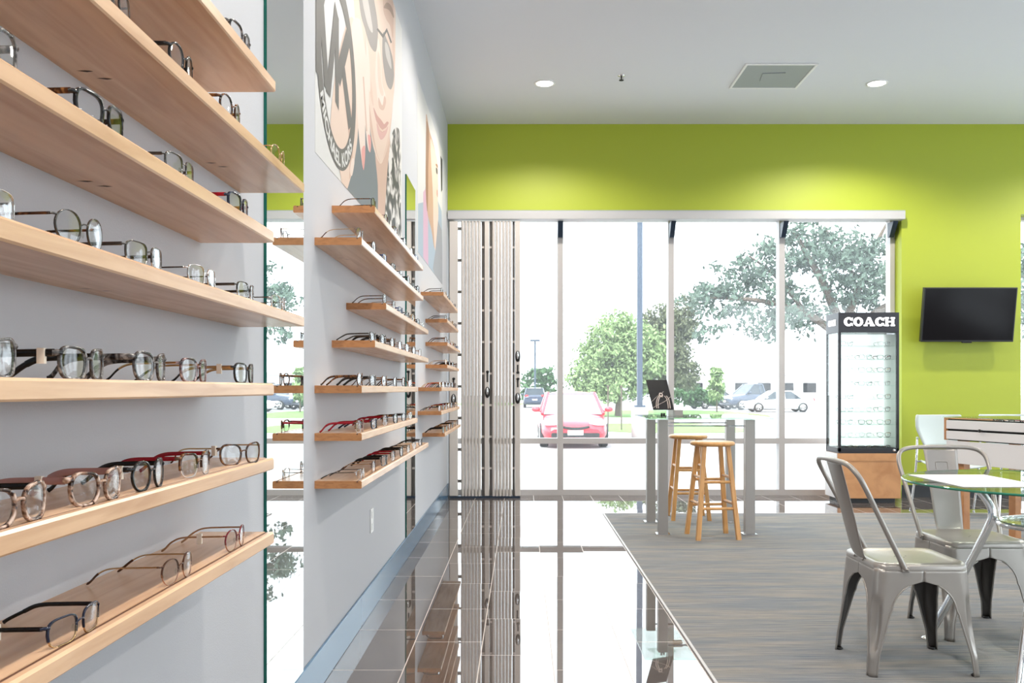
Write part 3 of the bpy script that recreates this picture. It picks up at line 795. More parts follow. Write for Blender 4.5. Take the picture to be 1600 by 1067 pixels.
# ------------------------------------------------------------------ wooden bar stools
def stool(name_label, loc, rotz, first=None):
    if first: return dup(first, loc, rotz, name_label, 'round wooden bar stools')
    t = thing('bar_stool', name_label, 'stool', loc, rotz, 'round wooden bar stools')
    H = .737
    MB().lathe([(0, H-.034), (.150, H-.034), (.166, H-.028), (.171, H-.017), (.168, H-.006), (.158, H), (.0, H-.003)], seg=40).build('seat', M['honey'], t)
    top, bot = .092, .157
    def at(sx_, sy, z): k = (H-.03-z)/(H-.03); r = top+(bot-top)*k; return Vector((sx_*r, sy*r, z))
    for a, b in ((1,1),(-1,1),(-1,-1),(1,-1)):
        p0, p1 = at(a, b, 0), at(a, b, H-.034)
        m = MB(); w = .0175; rows = []
        for p, ww in ((p0, w), (p1, w*.95)):
            rows.append([(p.x-ww, p.y-ww, p.z), (p.x+ww, p.y-ww, p.z), (p.x+ww, p.y+ww, p.z), (p.x-ww, p.y+ww, p.z)])
        m.grid(rows, 0, False, True); m.add(rows[0], [(3,2,1,0)]); m.add(rows[1], [(0,1,2,3)])
        m.build('leg', M['honey'], t, bevel=.004)
    for z, d in ((.445, 0), (.245, 0)):
        for i, (a, b, c, d2) in enumerate(((1,1,-1,1), (-1,1,-1,-1), (-1,-1,1,-1), (1,-1,1,1))):
            zz = z + (.022 if i % 2 else -.012)
            MB().sweep([at(a, b, zz), at(c, d2, zz)], .0115, 10).build('rung', M['honey'], t)
    return t
s1 = stool('round wooden bar stool nearer the camera, in front of the glass bar table', (1.478, 6.92, .006), R(5))
stool('round wooden bar stool farther back, on the window side of the bar table', (1.478, 7.92, .006), R(-1), s1)

# ------------------------------------------------------------------ glass bar table
bt = thing('bar_table', 'tall square glass-topped table on four square metal legs near the window', 'table', (1.452, 7.36, .006))
MB().box(-.497, .487, -.49, .42, .905, .920).build('glass_top', M['clear'], bt, bevel=.003)
ge = MB()
ge.box(-.499, -.497, -.49, .42, .905, .920).box(.487, .489, -.49, .42, .905, .920).box(-.499, .489, -.492, -.49, .905, .920)
ge.build('glass_edge', M['green_glass'], bt)
for x, y in ((-.339, -.3225), (.341, -.3225), (-.339, .3275), (.341, .3275)):
    lg_ = MB().box(x-.0375, x+.0375, y-.0375, y+.0375, .008, .900).build('leg', M['brushed'], bt, bevel=.002)
    MB().box(x-.055, x+.055, y-.055, y+.055, 0, .008).build('foot_plate', M['chrome'], lg_, bevel=.002)
    MB().lathe([(.022, .9), (.022, .905)], (x, y, 0), 16).build('glass_pad', M['rubber'], lg_)
for y in (-.3225, .3275): MB().box(-.30, .302, y-.008, y+.008, .845, .857).build('cross_rail', M['chrome'], bt)

# sign in a clear stand
sg = thing('sign_holder', 'tilted clear stand with a dark photo print on the glass bar table', 'sign', (1.135, 7.13, .926), R(24))
lean = R(24); w, h = .098, .262
def lp(u, d, q): return (u, q*math.sin(lean)-d*math.cos(lean), .055 + q*math.cos(lean) + d*math.sin(lean)*-1)
def slab(m, u0, u1, q0, q1, d0, d1, mt=0):
    v = [lp(u0, d0, q0), lp(u1, d0, q0), lp(u1, d1, q0), lp(u0, d1, q0), lp(u0, d0, q1), lp(u1, d0, q1), lp(u1, d1, q1), lp(u0, d1, q1)]
    m.add(v, [(0,3,2,1),(4,5,6,7),(0,1,5,4),(1,2,6,5),(2,3,7,6),(3,0,4,7)], mt)
m = MB(); slab(m, -w, w, 0, h, .0, .003); m.build('photo_print', mat('print_black', (.014, .012, .012), .25), sg)
st_ = MB()
def stroke(pts, r):
    st_.sweep(catmull([lp(u, .0035, q) for u, q in pts], 5), r, 6)
for off in (0, .016): stroke([(-.062+off, .015), (-.055+off, .06), (-.030+off, .105), (.0+off, .125), (.012, .11)], .0035)
for off in (0, .018): stroke([(.045+off, .012), (.052+off, .06), (.05+off, .10), (.035+off, .122)], .0035)
stroke([(-.01, .125), (.0, .145), (.02, .138), (.015, .118), (-.005, .12)], .005)
stroke([(-.095, .02), (-.03, .05), (.03, .075), (.095, .115)], .0016); stroke([(-.09, .075), (-.03, .12), (.04, .16)], .0012)
st_.build('photo_strokes', mat('print_cream', (.62, .52, .47), .4), sg)
m = MB(); slab(m, -w, w, -.052, h, -.002, 0); m.box(-w, w, -.06, .10, .0, .004); m.build('acrylic_stand', M['clear'], sg)
m = MB(); m.lathe([(0, .004), (.008, .004), (.008, .03), (0, .032)], (-.03, -.02, 0), 12).lathe([(0, .004), (.008, .004), (.008, .03), (0, .032)], (-.008, -.02, 0), 12).build('clip', M['rubber'], sg)
bx = thing('small_box', 'small grey box standing on the glass bar table right of the sign', 'box', (1.30, 7.42, .926))
MB().box(-.036, .036, -.03, .03, 0, .04).build('carton', mat('grey_card', (.42, .40, .385), .7), bx, bevel=.002)
MB().box(-.037, .037, -.031, .031, .038, .048).build('lid', mat('grey_card_lid', (.47, .45, .43), .7), bx, bevel=.002)

# ------------------------------------------------------------------ steel cafe chairs; local x forward
def cafe_chair(label, loc, rotz, first=None):
    if first: return dup(first, loc, rotz, label, 'steel cafe chairs at the round table')
    t = thing('cafe_chair', label, 'chair', loc, rotz, 'steel cafe chairs at the round table')
    A, r = .186, .05                                  # seat half size, corner radius
    def rr(A_, r_, n=7):
        pts = []
        for cx, cy_, a0 in ((A_-r_, A_-r_, 0), (-A_+r_, A_-r_, 90), (-A_+r_, -A_+r_, 180), (A_-r_, -A_+r_, 270)):
            for k in range(n): a = R(a0+90*k/(n-1)); pts.append((cx+r_*math.cos(a), cy_+r_*math.sin(a)))
        return pts
    m = MB(); rows = []
    for A_, z in ((A+.002, .418), (A+.002, .433), (A-.001, .440), (A-.008, .445), (A-.018, .446), (A-.032, .442), (A-.06, .439), (A-.11, .437), (.03, .436)):
        rows.append([(x, y, z) for x, y in rr(A_, max(.006, r*A_/A))])
    m.grid(rows, 0, True, True); m.add(rows[-1], [tuple(range(len(rows[-1])))])
    for x, y in ((0, 0), (.02, .03), (-.03, .02)): m.lathe([(.004, .4372), (0, .4378)], (x, y, 0), 8, 1)
    m.build('seat', [M['steel'], M['rubber']], t)
    # pressed legs: each a corner of the flared skirt, arched between the legs
    ztop, zarch, zhip = .424, .372, .255
    for cx, cy_ in ((1,1),(-1,1),(-1,-1),(1,-1)):
        m = MB(); rows = []; edges = [[], []]; nz = 26; ns = 16
        for j in range(nz+1):
            z = ztop*(1-j/nz)
            k = 1 - z/ztop
            hx = A + (.222-A)*k**1.05; hy = A + (.205-A)*k**1.05
            S_ = max(hx, hy)
            if z >= zarch: s = S_ + .001
            else:
                q = min(1, (zarch-z)/(zarch-zhip)); s = S_ - .120*(S_/A)*math.sqrt(max(0, 1-(1-q)**2))
                if z < zhip: s = .066 - (.066-.032)*min(1, (zhip-z)/(zhip-.085))
                if z < .085: s = .032 - .004*(1-z/.085)
            rc = min(r*.8, s*.75); row = []
            dent = .015*max(0, math.sin(math.pi*min(1, max(0, (z-.085)/.225))))**.5 if .085 < z < .31 else 0
            for i in range(-ns, ns+1):
                u = i/ns; arc = rc*math.pi/2; full = 2*(s-rc) + arc; d = u*full/2
                if abs(d) <= arc/2: a = R(45) - d/rc; x = hx-rc+rc*math.cos(a); y = hy-rc+rc*math.sin(a)
                elif d > 0: x = hx; y = hy-rc-(d-arc/2)
                else: x = hx-rc-(-d-arc/2); y = hy
                wd = .5*rc+.006; dd = dent*max(0, 1-(d/wd)**2)**1.5
                row.append((cx*(x-dd), cy_*(y-dd), z))
            rows.append(row)
            if z <= zarch: edges[0].append(row[0]); edges[1].append(row[-1])
        m.grid(rows if cx*cy_ > 0 else [r_[::-1] for r_ in rows], 0, True)
        for e in edges: m.sweep(e, .0038, 6)
        o = m.build('leg', [M['steel'], M['steel_in']], t)
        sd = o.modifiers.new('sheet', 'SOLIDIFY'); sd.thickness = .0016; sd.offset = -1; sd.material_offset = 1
        p = rows[-1][ns]
        MB().lathe([(0, -.001), (.015, -.001), (.016, .006), (.010, .010)], (p[0]-cx*.012, p[1]-cy_*.012, 0), 12).build('foot_cap', M['rubber'], o)
    MB().sweep([(.15, .15, .395), (-.15, -.15, .395)], .006, 6, aspect=(1, 2.2, (0, 0, 1))).sweep([(.15, -.15, .393), (-.15, .15, .393)], .006, 6, aspect=(1, 2.2, (0, 0, 1))).build('cross_brace', M['rubber'], t)
    # back splat
    prof = catmull([(-.160, 0, .430), (-.186, 0, .450), (-.206, 0, .51), (-.236, 0, .63), (-.268, 0, .75), (-.292, 0, .835)], 6)
    rows = []
    for j, p in enumerate(prof):
        k = j/(len(prof)-1); hw = .060 + .026*k
        rows.append([(p.x - .006*(1-(2*i/10-1)**2), (2*i/10-1)*hw, p.z) for i in range(11)])
    m = MB().grid(rows); o = m.build('back_splat', M['steel'], t)
    sd = o.modifiers.new('sheet', 'SOLIDIFY'); sd.thickness = .002
    def spx(z): return next((a.x + (b.x-a.x)*(z-a.z)/(b.z-a.z) for a, b in zip(prof[:-1], prof[1:]) if a.z <= z <= b.z), -.3)
    eb = []
    for y, z in ((-.030, .735), (-.030, .765), (-.022, .772), (.022, .772), (.030, .765), (.030, .735)): eb.append((spx(z)-.0045, y, z))
    MB().sweep(catmull(eb, 4), .0028, 6).build('embossed_handle', M['steel'], o)
    # tube hoop
    half = [(-.075, .192, .425), (-.085, .193, .440), (-.148, .205, .56), (-.210, .217, .68), (-.260, .224, .775), (-.287, .205, .820), (-.299, .155, .840), (-.303, .07, .845)]
    path = half + [(-.304, 0, .846)] + [(x, -y, z) for x, y, z in half[::-1]]
    MB().sweep(catmull(path, 6), .0105, 12).build('back_hoop', M['steel'], t)
    for sd_ in (1, -1):
        MB().box(-.090, -.058, sd_*.192-.006, sd_*.192+.006, .412, .436).build('hoop_bracket', M['steel'], t, bevel=.004)
    m = MB()
    for x, y, ax in ((-.070, .199, 1), (-.070, -.199, -1)): m.blob((x, y, .424), (.006, .004, .006), 8, 5)
    for y in (-.045, .045): m.blob((-.190, y, .437), (.004, .006, .006), 8, 5)
    m.build('rivet', M['steel'], t)
    return t
c1 = cafe_chair('steel cafe chair nearest the camera, seen from its side, back turned left', (1.600, 3.745, .006), 0)
cafe_chair('steel cafe chair behind the round glass table, facing the camera', (2.13, 4.26, .006), R(-90), c1)

# ------------------------------------------------------------------ round glass table on curved chrome legs
gt = thing('round_table', 'round glass-topped table with curved chrome legs at the right edge', 'table', (2.22, 3.75, .006))
rt, zt = .580, .752
MB().lathe([(0, zt-.010), (rt-.004, zt-.010), (rt, zt-.006), (rt, zt-.003), (rt-.003, zt), (0, zt)], seg=96, smooth=False).build('glass_top', M['green_glass'], gt)
rim = MB().lathe([(rt-.004, zt-.0098), (rt+.0006, zt-.006), (rt+.0006, zt-.003), (rt-.003, zt-.0002)], seg=96)
rim.build('glass_rim', M['rim_glass'], gt)
for k in range(4):
    a = R(137+90*k)
    def pol(r_, z): return (r_*math.cos(a), r_*math.sin(a), z)
    path = catmull([pol(.335, .732), pol(.318, .722), pol(.278, .690), pol(.238, .635), pol(.228, .585), pol(.250, .52), pol(.30, .41), pol(.40, .20), pol(.492, .012)], 6)
    lg_ = MB().sweep(path, .017, 14).build('leg', M['chrome'], gt)
    MB().lathe([(0, 0), (.030, 0), (.031, .006), (.02, .012), (.0, .016)], pol(.495, 0), 20).build('foot_disc', M['chrome'], lg_)
    MB().lathe([(.0, .725), (.022, .725), (.024, .745), (0, .747)], pol(.345, 0), 16).build('glass_mount', M['chrome'], lg_)
    MB().sweep([pol(.190, .572), pol(.236, .585)], .007, 8).build('ring_bolt', M['chrome'], lg_)
ring = [(.196*math.cos(2*math.pi*k/48), .196*math.sin(2*math.pi*k/48), .572) for k in range(48)]
MB().sweep(ring, .013, 12, closed=True).build('lower_ring', M['chrome'], gt)
MB().lathe([(0, .572), (.188, .572), (.188, .580), (0, .580)], seg=48, smooth=False).build('glass_shelf', M['green_glass'], gt)
o = MB().box(1.745, 2.085, 3.535, 4.035, zt+.0068, zt+.0085).build('desk_mat', M['paper'])
tag(o, 'white rectangular sheet lying on the round glass table', 'mat')

# ------------------------------------------------------------------ lit display case
CX0, CX1, CY0, CY1 = 3.19, 3.80, 9.0, 9.37
ccx, ccy = (CX0+CX1)/2, (CY0+CY1)/2; hx, hy = (CX1-CX0)/2, (CY1-CY0)/2
dc = thing('display_case', 'tall black lit eyewear case on a wooden base beside the shop window', 'display case', (ccx, ccy, 0))
bs = MB().box(-hx-.012, hx+.012, -hy-.01, hy, .048, .50).build('base_cabinet', M['cab_wood'], dc, bevel=.003)
MB().box(-hx-.012, hx+.012, -hy-.014, -hy-.01, .425, .50).build('top_rail', M['cab_wood'], bs)
MB().box(-hx-.016, -hx-.012, -hy, hy-.02, .048, .50).build('side_panel', M['chalk'], bs)
MB().box(-hx+.03, hx-.03, -hy+.04, hy-.02, 0, .048).build('plinth', M['base_black'], dc)
fm = MB(); zc0, zc1, zh = .515, 1.916, 1.715
for x in (-hx, hx-.026):
    for y in (-hy, hy-.026): fm.box(x, x+.026, y, y+.026, zc0, zh)
fm.box(-hx, hx, -hy, -hy+.026, zc0, zc0+.04).box(-hx, hx, hy-.026, hy, zc0, zc0+.04).box(-hx, -hx+.026, -hy+.026, hy-.026, zc0, zc0+.04).box(hx-.026, hx, -hy+.026, hy-.026, zc0, zc0+.04)
fm.box(-hx, hx, -hy, hy, .50, zc0)
fm.build('frame', M['header'], dc, bevel=.002)
MB().box(-hx, hx, -hy, hy, zh, zc1).build('header', M['header'], dc, bevel=.003)
MB().box(-hx+.028, hx-.028, hy-.06, hy-.03, zc0+.042, zh-.002).build('lightbox_panel', M['litpanel'], dc)
MB().box(-hx+.027, hx-.027, -hy+.004, -hy+.010, zc0+.04, zh).build('glass_door', M['clear'], dc)
MB().box(-hx+.004, -hx+.010, -hy+.027, hy-.027, zc0+.04, zh).build('side_glass', M['clear'], dc)
MB().box(hx-.014, hx-.004, -hy+.027, hy-.027, zc0+.04, zh).build('side_panel', M['plastic'], dc)
MB().lathe([(0, -hy-.012), (.012, -hy-.012), (.013, -hy)], (hx-.055, 0, zc0+.018), 14, 0, 'y').build('door_lock', M['chrome'], dc)
MB().box(hx-.13, hx-.05, -hy-.004, -hy, zh-.02, zh-.008).build('door_hinge', M['chrome'], dc)
# slab-serif lettering built from polygons, unit height
def arc(cx, cy_, rx, ry, a0, a1, n=14): return [(cx+rx*math.cos(R(a0+(a1-a0)*k/n)), cy_+ry*math.sin(R(a0+(a1-a0)*k/n))) for k in range(n+1)]
def letters():
    L = {}
    def ringsec(a0, a1, n=20):
        o = arc(.70, .5, .70, .52, a0, a1, n); i = arc(.72, .5, .27, .30, a0, a1, n)
        return [[o[k], o[k+1], i[k+1], i[k]] for k in range(n)]
    L['C'] = (ringsec(28, 332) + [[(1.06, .62), (1.30, .62), (1.30, 1.0), (1.18, .90), (1.06, .84)], [(1.06, .38), (1.06, .16), (1.18, .10), (1.30, 0.0), (1.30, .30)]], 1.36)
    L['O'] = (ringsec(0, 360, 28), 1.44)
    L['A'] = ([[(0, 0), (.56, 0), (.56, .17), (0, .17)], [(.92, 0), (1.62, 0), (1.62, .17), (.92, .17)], [(.16, .17), (.34, .17), (.80, 1.0), (.60, 1.0)], [(.60, 1.0), (.98, 1.0), (1.48, .17), (.98, .17)], [(.38, .24), (1.0, .24), (1.0, .40), (.46, .40)]], 1.62)
    L['H'] = ([[(.12, 0), (.50, 0), (.50, 1), (.12, 1)], [(.98, 0), (1.36, 0), (1.36, 1), (.98, 1)], [(0, 0), (.62, 0), (.62, .16), (0, .16)], [(0, .84), (.62, .84), (.62, 1), (0, 1)], [(.86, 0), (1.48, 0), (1.48, .16), (.86, .16)], [(.86, .84), (1.48, .84), (1.48, 1), (.86, 1)], [(.5, .42), (.98, .42), (.98, .58), (.5, .58)]], 1.5)
    return L
LET = letters()
def lettering(word, width, h):
    tot = sum(LET[c][1] for c in word) + .03*(len(word)-1); k = width/tot; x = -width/2; polys = []
    for c in word:
        for p in LET[c][0]: polys.append([(x+q[0]*k, q[1]*h) for q in p])
        x += (LET[c][1]+.03)*k
    return polys
m = MB()
for p in lettering('COACH', .515, .088): m.prism(p, 'y', -hy-.006, -hy-.0005)
m.build('lettering', M['letter'], dc, loc=(.004, 0, 1.778))
m = MB()
for p in lettering('COACH', .22, .060): m.prism([(-a, b) for a, b in p], 'x', -hx-.004, -hx-.0005)
m.build('lettering', M['letter'], dc, loc=(0, 0, 1.79))
m = MB()
for p in lettering('COACH', .515, .088): m.prism([(-a, b) for a, b in p], 'y', hy+.0005, hy+.006)
m.build('lettering', M['letter'], dc, loc=(0, 0, 1.778))
MB().box(-hx+.03, hx-.03, hy-.028, hy-.010, zc0+.042, zh-.002).build('lightbox_panel', M['litpanel'], dc)
rowz = [EYE + (608-y)*6.46e-3 for y in (540, 561, 581, 602, 623, 643, 663, 683, 703)]
for z in rowz: MB().box(-hx+.03, hx-.03, -hy+.03, hy-.065, z-.006, z-.001).build('glass_shelf', M['clear'], dc)
rr_ = random.Random(3)
first_case = {}
for r_, z in enumerate(rowz):
    n = [2, 3, 3, 3, 2, 3, 3, 3, 3][r_]
    for i in range(n):
        xx = ccx - hx + .115 + (2*hx-.23)*i/(n-1)
        stl = rr_.choice(['black_rect', 'tort_round', 'blue_rect', 'havana_gold', 'dark_round', 'black_gold'])
        if (r_, i) == (1, 2): stl = 'navy_red'
        st, words = STYLES[stl]
        side = {2: ['left', 'right'], 3: ['left', 'centre', 'right']}[n][i]
        lab = f'{words} eyeglasses, {side}, {ordinal(r_)} shelf down in the lit case'
        loc = (xx, ccy-hy+.09, z)
        if stl not in first_case: first_case[stl] = eyeglasses(dict(st, L=.10), lab, loc, R(-90), 'eyeglasses inside the lit case', simple=True)
        else: dup(first_case[stl], loc, R(-90), lab, 'eyeglasses inside the lit case')

# ------------------------------------------------------------------ television
tv = thing('television', 'flat black wall television tilted down on the green wall', 'television', (4.655, 9.494, 1.92))
W2, H2 = .482, .282
tilt = R(9)
def tvp(x, d, z): return (x, -.17 - d*math.cos(tilt) - z*math.sin(tilt), z*math.cos(tilt) - d*math.sin(tilt))
def tvbox(m, x0, x1, d0, d1, z0, z1, mt=0):
    v = [tvp(x0,d0,z0),tvp(x1,d0,z0),tvp(x1,d1,z0),tvp(x0,d1,z0),tvp(x0,d0,z1),tvp(x1,d0,z1),tvp(x1,d1,z1),tvp(x0,d1,z1)]
    m.add(v, [(0,1,2,3),(7,6,5,4),(4,5,1,0),(5,6,2,1),(6,7,3,2),(7,4,0,3)], mt)
    return m
tvbox(MB(), -W2, W2, -.03, .02, -H2, H2).build('housing', M['black'], tv, bevel=.004)
tvbox(MB(), -W2+.012, W2-.012, .0195, .0212, -H2+.018, H2-.012).build('screen', M['screen'], tv)
tvbox(MB(), -.05, .05, .0, .021, -H2-.012, -H2).build('sensor_bar', M['rubber'], tv, bevel=.002)
MB().box(-.10, .10, -.012, 0, -.12, .12).box(-.03, .03, -.15, -.01, -.05, .05).build('wall_bracket', M['rubber'], tv)

# ------------------------------------------------------------------ optical display desk and white chairs behind it
dk = thing('display_desk', 'white and wood display desk with shallow drawers at the right edge', 'desk', (3.21, 6.8, .006), R(-71))
DL, DD = 1.5, .62
MB().box(0, .022, 0, DD, .756, .925).box(DL-.022, DL, 0, DD, .756, .925).box(.022, DL-.022, DD-.02, DD, .756, .925).box(.022, DL-.022, .02, DD-.02, .756, .776).build('cabinet_body', M['wood_red'], dk, bevel=.002)
for i, (z0, z1) in enumerate(((.842, .905), (.764, .826))):
    d = MB().box(.026, DL-.026, -.004, .016, z0, z1).build('drawer', M['chalk'], dk, bevel=.002)
    if i == 0: MB().lathe([(0, -.034), (.011, -.033), (.012, -.024), (.006, -.018), (.006, -.004)], (.36, 0, .838), 14, 0, 'y').build('knob', M['rubber'], d)
MB().box(.024, DL-.024, .018, .0195, .756, .915).build('drawer_gap', M['rubber'], dk)
MB().box(.024, DL-.024, .03, DD-.03, .885, .895).build('display_tray', M['chalk'], dk)
MB().box(-.01, DL+.01, -.012, DD+.012, .925, .932).build('glass_top', M['green_glass'], dk, bevel=.002)
MB().box(.02, DL-.02, .004, .024, .585, .752).build('front_panel', M['chalk'], dk, bevel=.002)
for x, y in ((.10, .03), (.10, DD-.09), (DL-.16, .03), (DL-.16, DD-.09)): MB().box(x, x+.06, y, y+.06, 0, .756).build('leg', M['wood_red'], dk, bevel=.003)
def on_desk(x, y):
    a = R(-71); return (3.21 + x*math.cos(a) - y*math.sin(a), 6.8 + x*math.sin(a) + y*math.cos(a), .006 + .8945)
for i, (x, stl, w_) in enumerate(((.42, 'black_rect', 'leftmost in view'), (.60, 'navy_red', 'second in view from the left'), (.78, 'black_round', 'third in view from the left'))):
    p = on_desk(x, .10)
    eyeglasses(dict(STYLES[stl][0], L=.12, b=.012), f'{STYLES[stl][1]} eyeglasses under the display desk glass, {w_}', p, R(-71-90), 'eyeglasses in the display desk', simple=True)

def shell_chair(label, loc, rotz, first=None):
    if first: return dup(first, loc, rotz, label, 'white shell chairs behind the desk')
    t = thing('shell_chair', label, 'chair', loc, rotz, 'white shell chairs behind the desk')
    rows = []
    for z, hw, y in ((.60, .145, .185), (.64, .165, .19), (.70, .19, .20), (.76, .215, .21), (.80, .222, .215), (.86, .222, .22), (.895, .215, .224), (.902, .205, .226)):
        rows.append([(hw*(2*i/12-1), y - .035*abs(2*i/12-1)**2, z) for i in range(13)])
    o = MB().grid(rows).build('backrest', M['shell'], t); s_ = o.modifiers.new('shell', 'SOLIDIFY'); s_.thickness = .012
    rows = []
    for k in range(9):
        y = -.21 + .40*k/8; rows.append([(.205*(2*i/10-1)*(1-.15*(k/8)**3), y, .465 + .02*abs(2*i/10-1)**3 - .02*math.sin(math.pi*k/8) - (.02 if k == 0 else 0)) for i in range(11)])
    o = MB().grid(rows).build('seat', M['shell'], t); s_ = o.modifiers.new('shell', 'SOLIDIFY'); s_.thickness = .012
    for sx_ in (-1, 1):
        MB().sweep(catmull([(sx_*.24, .26, 0), (sx_*.215, .225, .30), (sx_*.205, .21, .50), (sx_*.195, .215, .68)], 5), .010, 8).build('leg', M['chrome'], t)
        MB().sweep(catmull([(sx_*.235, -.24, 0), (sx_*.20, -.19, .30), (sx_*.17, -.14, .45)], 5), .010, 8).build('leg', M['chrome'], t)
        MB().blob((sx_*.195, .215, .685), (.014, .014, .014), 8, 6).build('joint_ball', M['shell'], t)
    MB().sweep([(-.17, -.14, .447), (.17, -.14, .447)], .009, 8).sweep([(-.205, .21, .47), (.205, .21, .47)], .009, 8).build('seat_rail', M['chrome'], t)
    return t
w1 = shell_chair('white shell chair left of the display desk, by the green wall', (3.89, 8.12, .006), R(4))
shell_chair('white shell chair behind the display desk, only its back edge showing', (4.53, 8.25, .006), R(-3), w1)

# ------------------------------------------------------------------ outside: ground, lawn, trees, cars, poles
GZ = -.40
M['concrete'] = mat('pale_concrete', (.58, .57, .55), .9, noise=.08, nscale=2)
M['asphalt'] = mat('parking_lot', (.33, .33, .33), .9, noise=.08, nscale=1.5)
M['grass'] = mat('lawn_grass', (.12, .24, .05), .95, noise=.3, nscale=20)
struct(MB().box(-60, 70, 9.98, 13.0, GZ-.3, -.03).build('ground_walk', M['concrete']), 'pale pavement outside the shop window')
struct(MB().box(-90, 120, 13.0, 220, GZ-.3, GZ).build('ground_parking', M['asphalt']), 'pale sunlit parking lot outside')
def lawn(x0, x1, y0, y1, label):
    c = ((x0+x1)/2, (y0+y1)/2)
    m = MB(); n = 14; rr = random.Random(int(x0*10))
    pts = []
    for k in range(28):
        a = 2*math.pi*k/28; e = 3.2
        pts.append(((x1-x0)/2*math.copysign(abs(math.cos(a))**(2/e), math.cos(a)), (y1-y0)/2*math.copysign(abs(math.sin(a))**(2/e), math.sin(a))))
    m.prism(pts, 'z', 0, .14)
    o = m.build('lawn', [M['grass']], loc=(c[0], c[1], GZ))
    MB().prism([(x*1.01, y*1.01) for x, y in pts], 'z', 0, .12).build('kerb', M['concrete'], o)
    tag(o, label, 'lawn', None, 'stuff')
lawn(2.6, 8.0, 29, 37, 'bright strip of lawn in the parking lot left of the bar table legs')
lawn(3.6, 13.5, 44, 60, 'lawn under the round green tree')
lawn(-9.0, 2.6, 80, 92, 'far lawn behind the small dark car')

def leafmat(name, c): return mat(name, c, .8, noise=.35, nscale=1.2)
LEAF = {'bright': leafmat('leaf_bright', (.20, .285, .12)), 'dark': leafmat('leaf_dark', (.11, .125, .07)), 'oak': leafmat('leaf_oak', (.085, .125, .095)), 'hedge': leafmat('leaf_hedge', (.06, .13, .05))}
BARK = mat('bark', (.11, .085, .065), .9)
def tree(label, base, lumps, n, leaf, size, seed, cat='tree', name='tree', trunk=None, group=None):
    """lumps: (x, y, z, rx, ry, rz) in metres relative to the base"""
    rr = random.Random(seed)
    t = thing(name, label, cat, base, 0, group)
    V, Fc = [], []; tot = sum(l[3]*l[4]*l[5] for l in lumps)
    m = MB()
    for x, y, z, rx, ry, rz in lumps:
        cnt = int(n*(rx*ry*rz)/tot)
        nc = max(6, cnt//26)
        for c in range(nc):
            d = Vector((rr.gauss(0, 1), rr.gauss(0, 1), rr.gauss(0, 1))).normalized() * (rr.random()**.38)
            cc = Vector((x+d.x*rx, y+d.y*ry, z+d.z*rz)); cr = .16*(rx+rz)/2 + .1
            for q in range(26):
                p = cc + Vector((rr.gauss(0, cr*.55), rr.gauss(0, cr*.55), rr.gauss(0, cr*.4)))
                u = Vector((rr.gauss(0, 1), rr.gauss(0, 1), rr.gauss(0, .6))).normalized(); w = u.orthogonal().normalized()
                p.z = max(p.z, .45)
                w = (Matrix.Rotation(rr.random()*6.28, 3, u) @ w); s = size*rr.uniform(.7, 1.3)
                a, b = w*s, u.cross(w)*s*.5
                m.add([p-a, p-b*.9, p+a, p+b*.9], [(0, 1, 2, 3)])
    m.build('foliage', LEAF[leaf], t)
    if trunk:
        for path, r0, r1 in trunk:
            pts = catmull(path, 4); k = len(pts)
            MB().sweep(pts, [r0+(r1-r0)*i/(k-1) for i in range(k)], 8).build('branch' if path[0][2] > .5 else 'trunk', BARK, t)
    return t
def W(px_, y, Y): return ((px_-814)*Y/F, Y, EYE+(608-y)*Y/F)
def lump(px_, py, Y, w, h, base, depth=None):
    p = W(px_, py, Y); return (p[0]-base[0], 0 if depth is None else depth, p[2]-base[2], w*Y/F/2, w*Y/F/2*.8, h*Y/F/2)
b = (W(965, 640, 46)[0], 46, GZ+.14)
tree('round bright green tree in the middle of the parking lot', b,
     [lump(965, 545, 46, 105, 110, b), lump(925, 580, 46, 70, 95, b), lump(1000, 560, 46, 80, 110, b), lump(950, 605, 46, 110, 50, b)], 17000, 'bright', .12, 1, trunk=[([(0, 0, .03), (.05, 0, 1.5), (0, 0, 3)], .16, .08)])
b = (W(1050, 640, 50)[0], 50, GZ+.14)
tree('darker olive tree between the lamp post and the oak', b,
     [lump(1040, 530, 50, 80, 110, b), lump(1070, 500, 50, 50, 80, b), lump(1060, 580, 50, 70, 60, b), lump(1022, 585, 50, 60, 70, b)], 12000, 'dark', .12, 2, trunk=[([(0, 0, .03), (-.1, 0, 1.4), (.1, 0, 3)], .15, .06)])
b = (W(1315, 640, 24)[0], 24, GZ)
def TW(px_, y, d=0): p = W(px_, y, 24); return (p[0]-b[0], d, p[2]-b[2])
tree('big spreading live oak outside the right bays of the window', b,
     [lump(1280, 395, 24, 190, 70, b), lump(1180, 440, 24, 170, 80, b, .5), lump(1120, 470, 24, 110, 70, b), lump(1330, 430, 24, 150, 100, b, -.5), lump(1230, 490, 24, 170, 70, b, .4), lump(1270, 365, 24, 110, 40, b), lump(1360, 470, 24, 110, 90, b, .6), lump(1110, 515, 24, 70, 50, b), lump(1440, 420, 24, 160, 140, b, .5), lump(1640, 450, 24, 160, 150, b, .5), lump(1540, 430, 24, 150, 120, b, .2)],
     13500, 'oak', .085, 3, trunk=[([(0, 0, 0), (.08, 0, 1.0), TW(1318, 520)], .24, .18), ([TW(1318, 522), TW(1290, 450), TW(1262, 400), TW(1240, 360)], .15, .04), ([TW(1318, 530), TW(1260, 490), TW(1190, 470), TW(1110, 465)], .13, .03),
     ([TW(1316, 520), TW(1345, 440), TW(1370, 380), TW(1385, 350)], .12, .03), ([TW(1262, 492), TW(1210, 430), TW(1170, 400)], .07, .02), ([TW(1345, 440), TW(1310, 400), TW(1290, 355)], .06, .02), ([TW(1320, 525), TW(1400, 470), TW(1500, 440), TW(1620, 430)], .12, .03)])
b = (W(1120, 640, 55)[0], 55, GZ+.14)
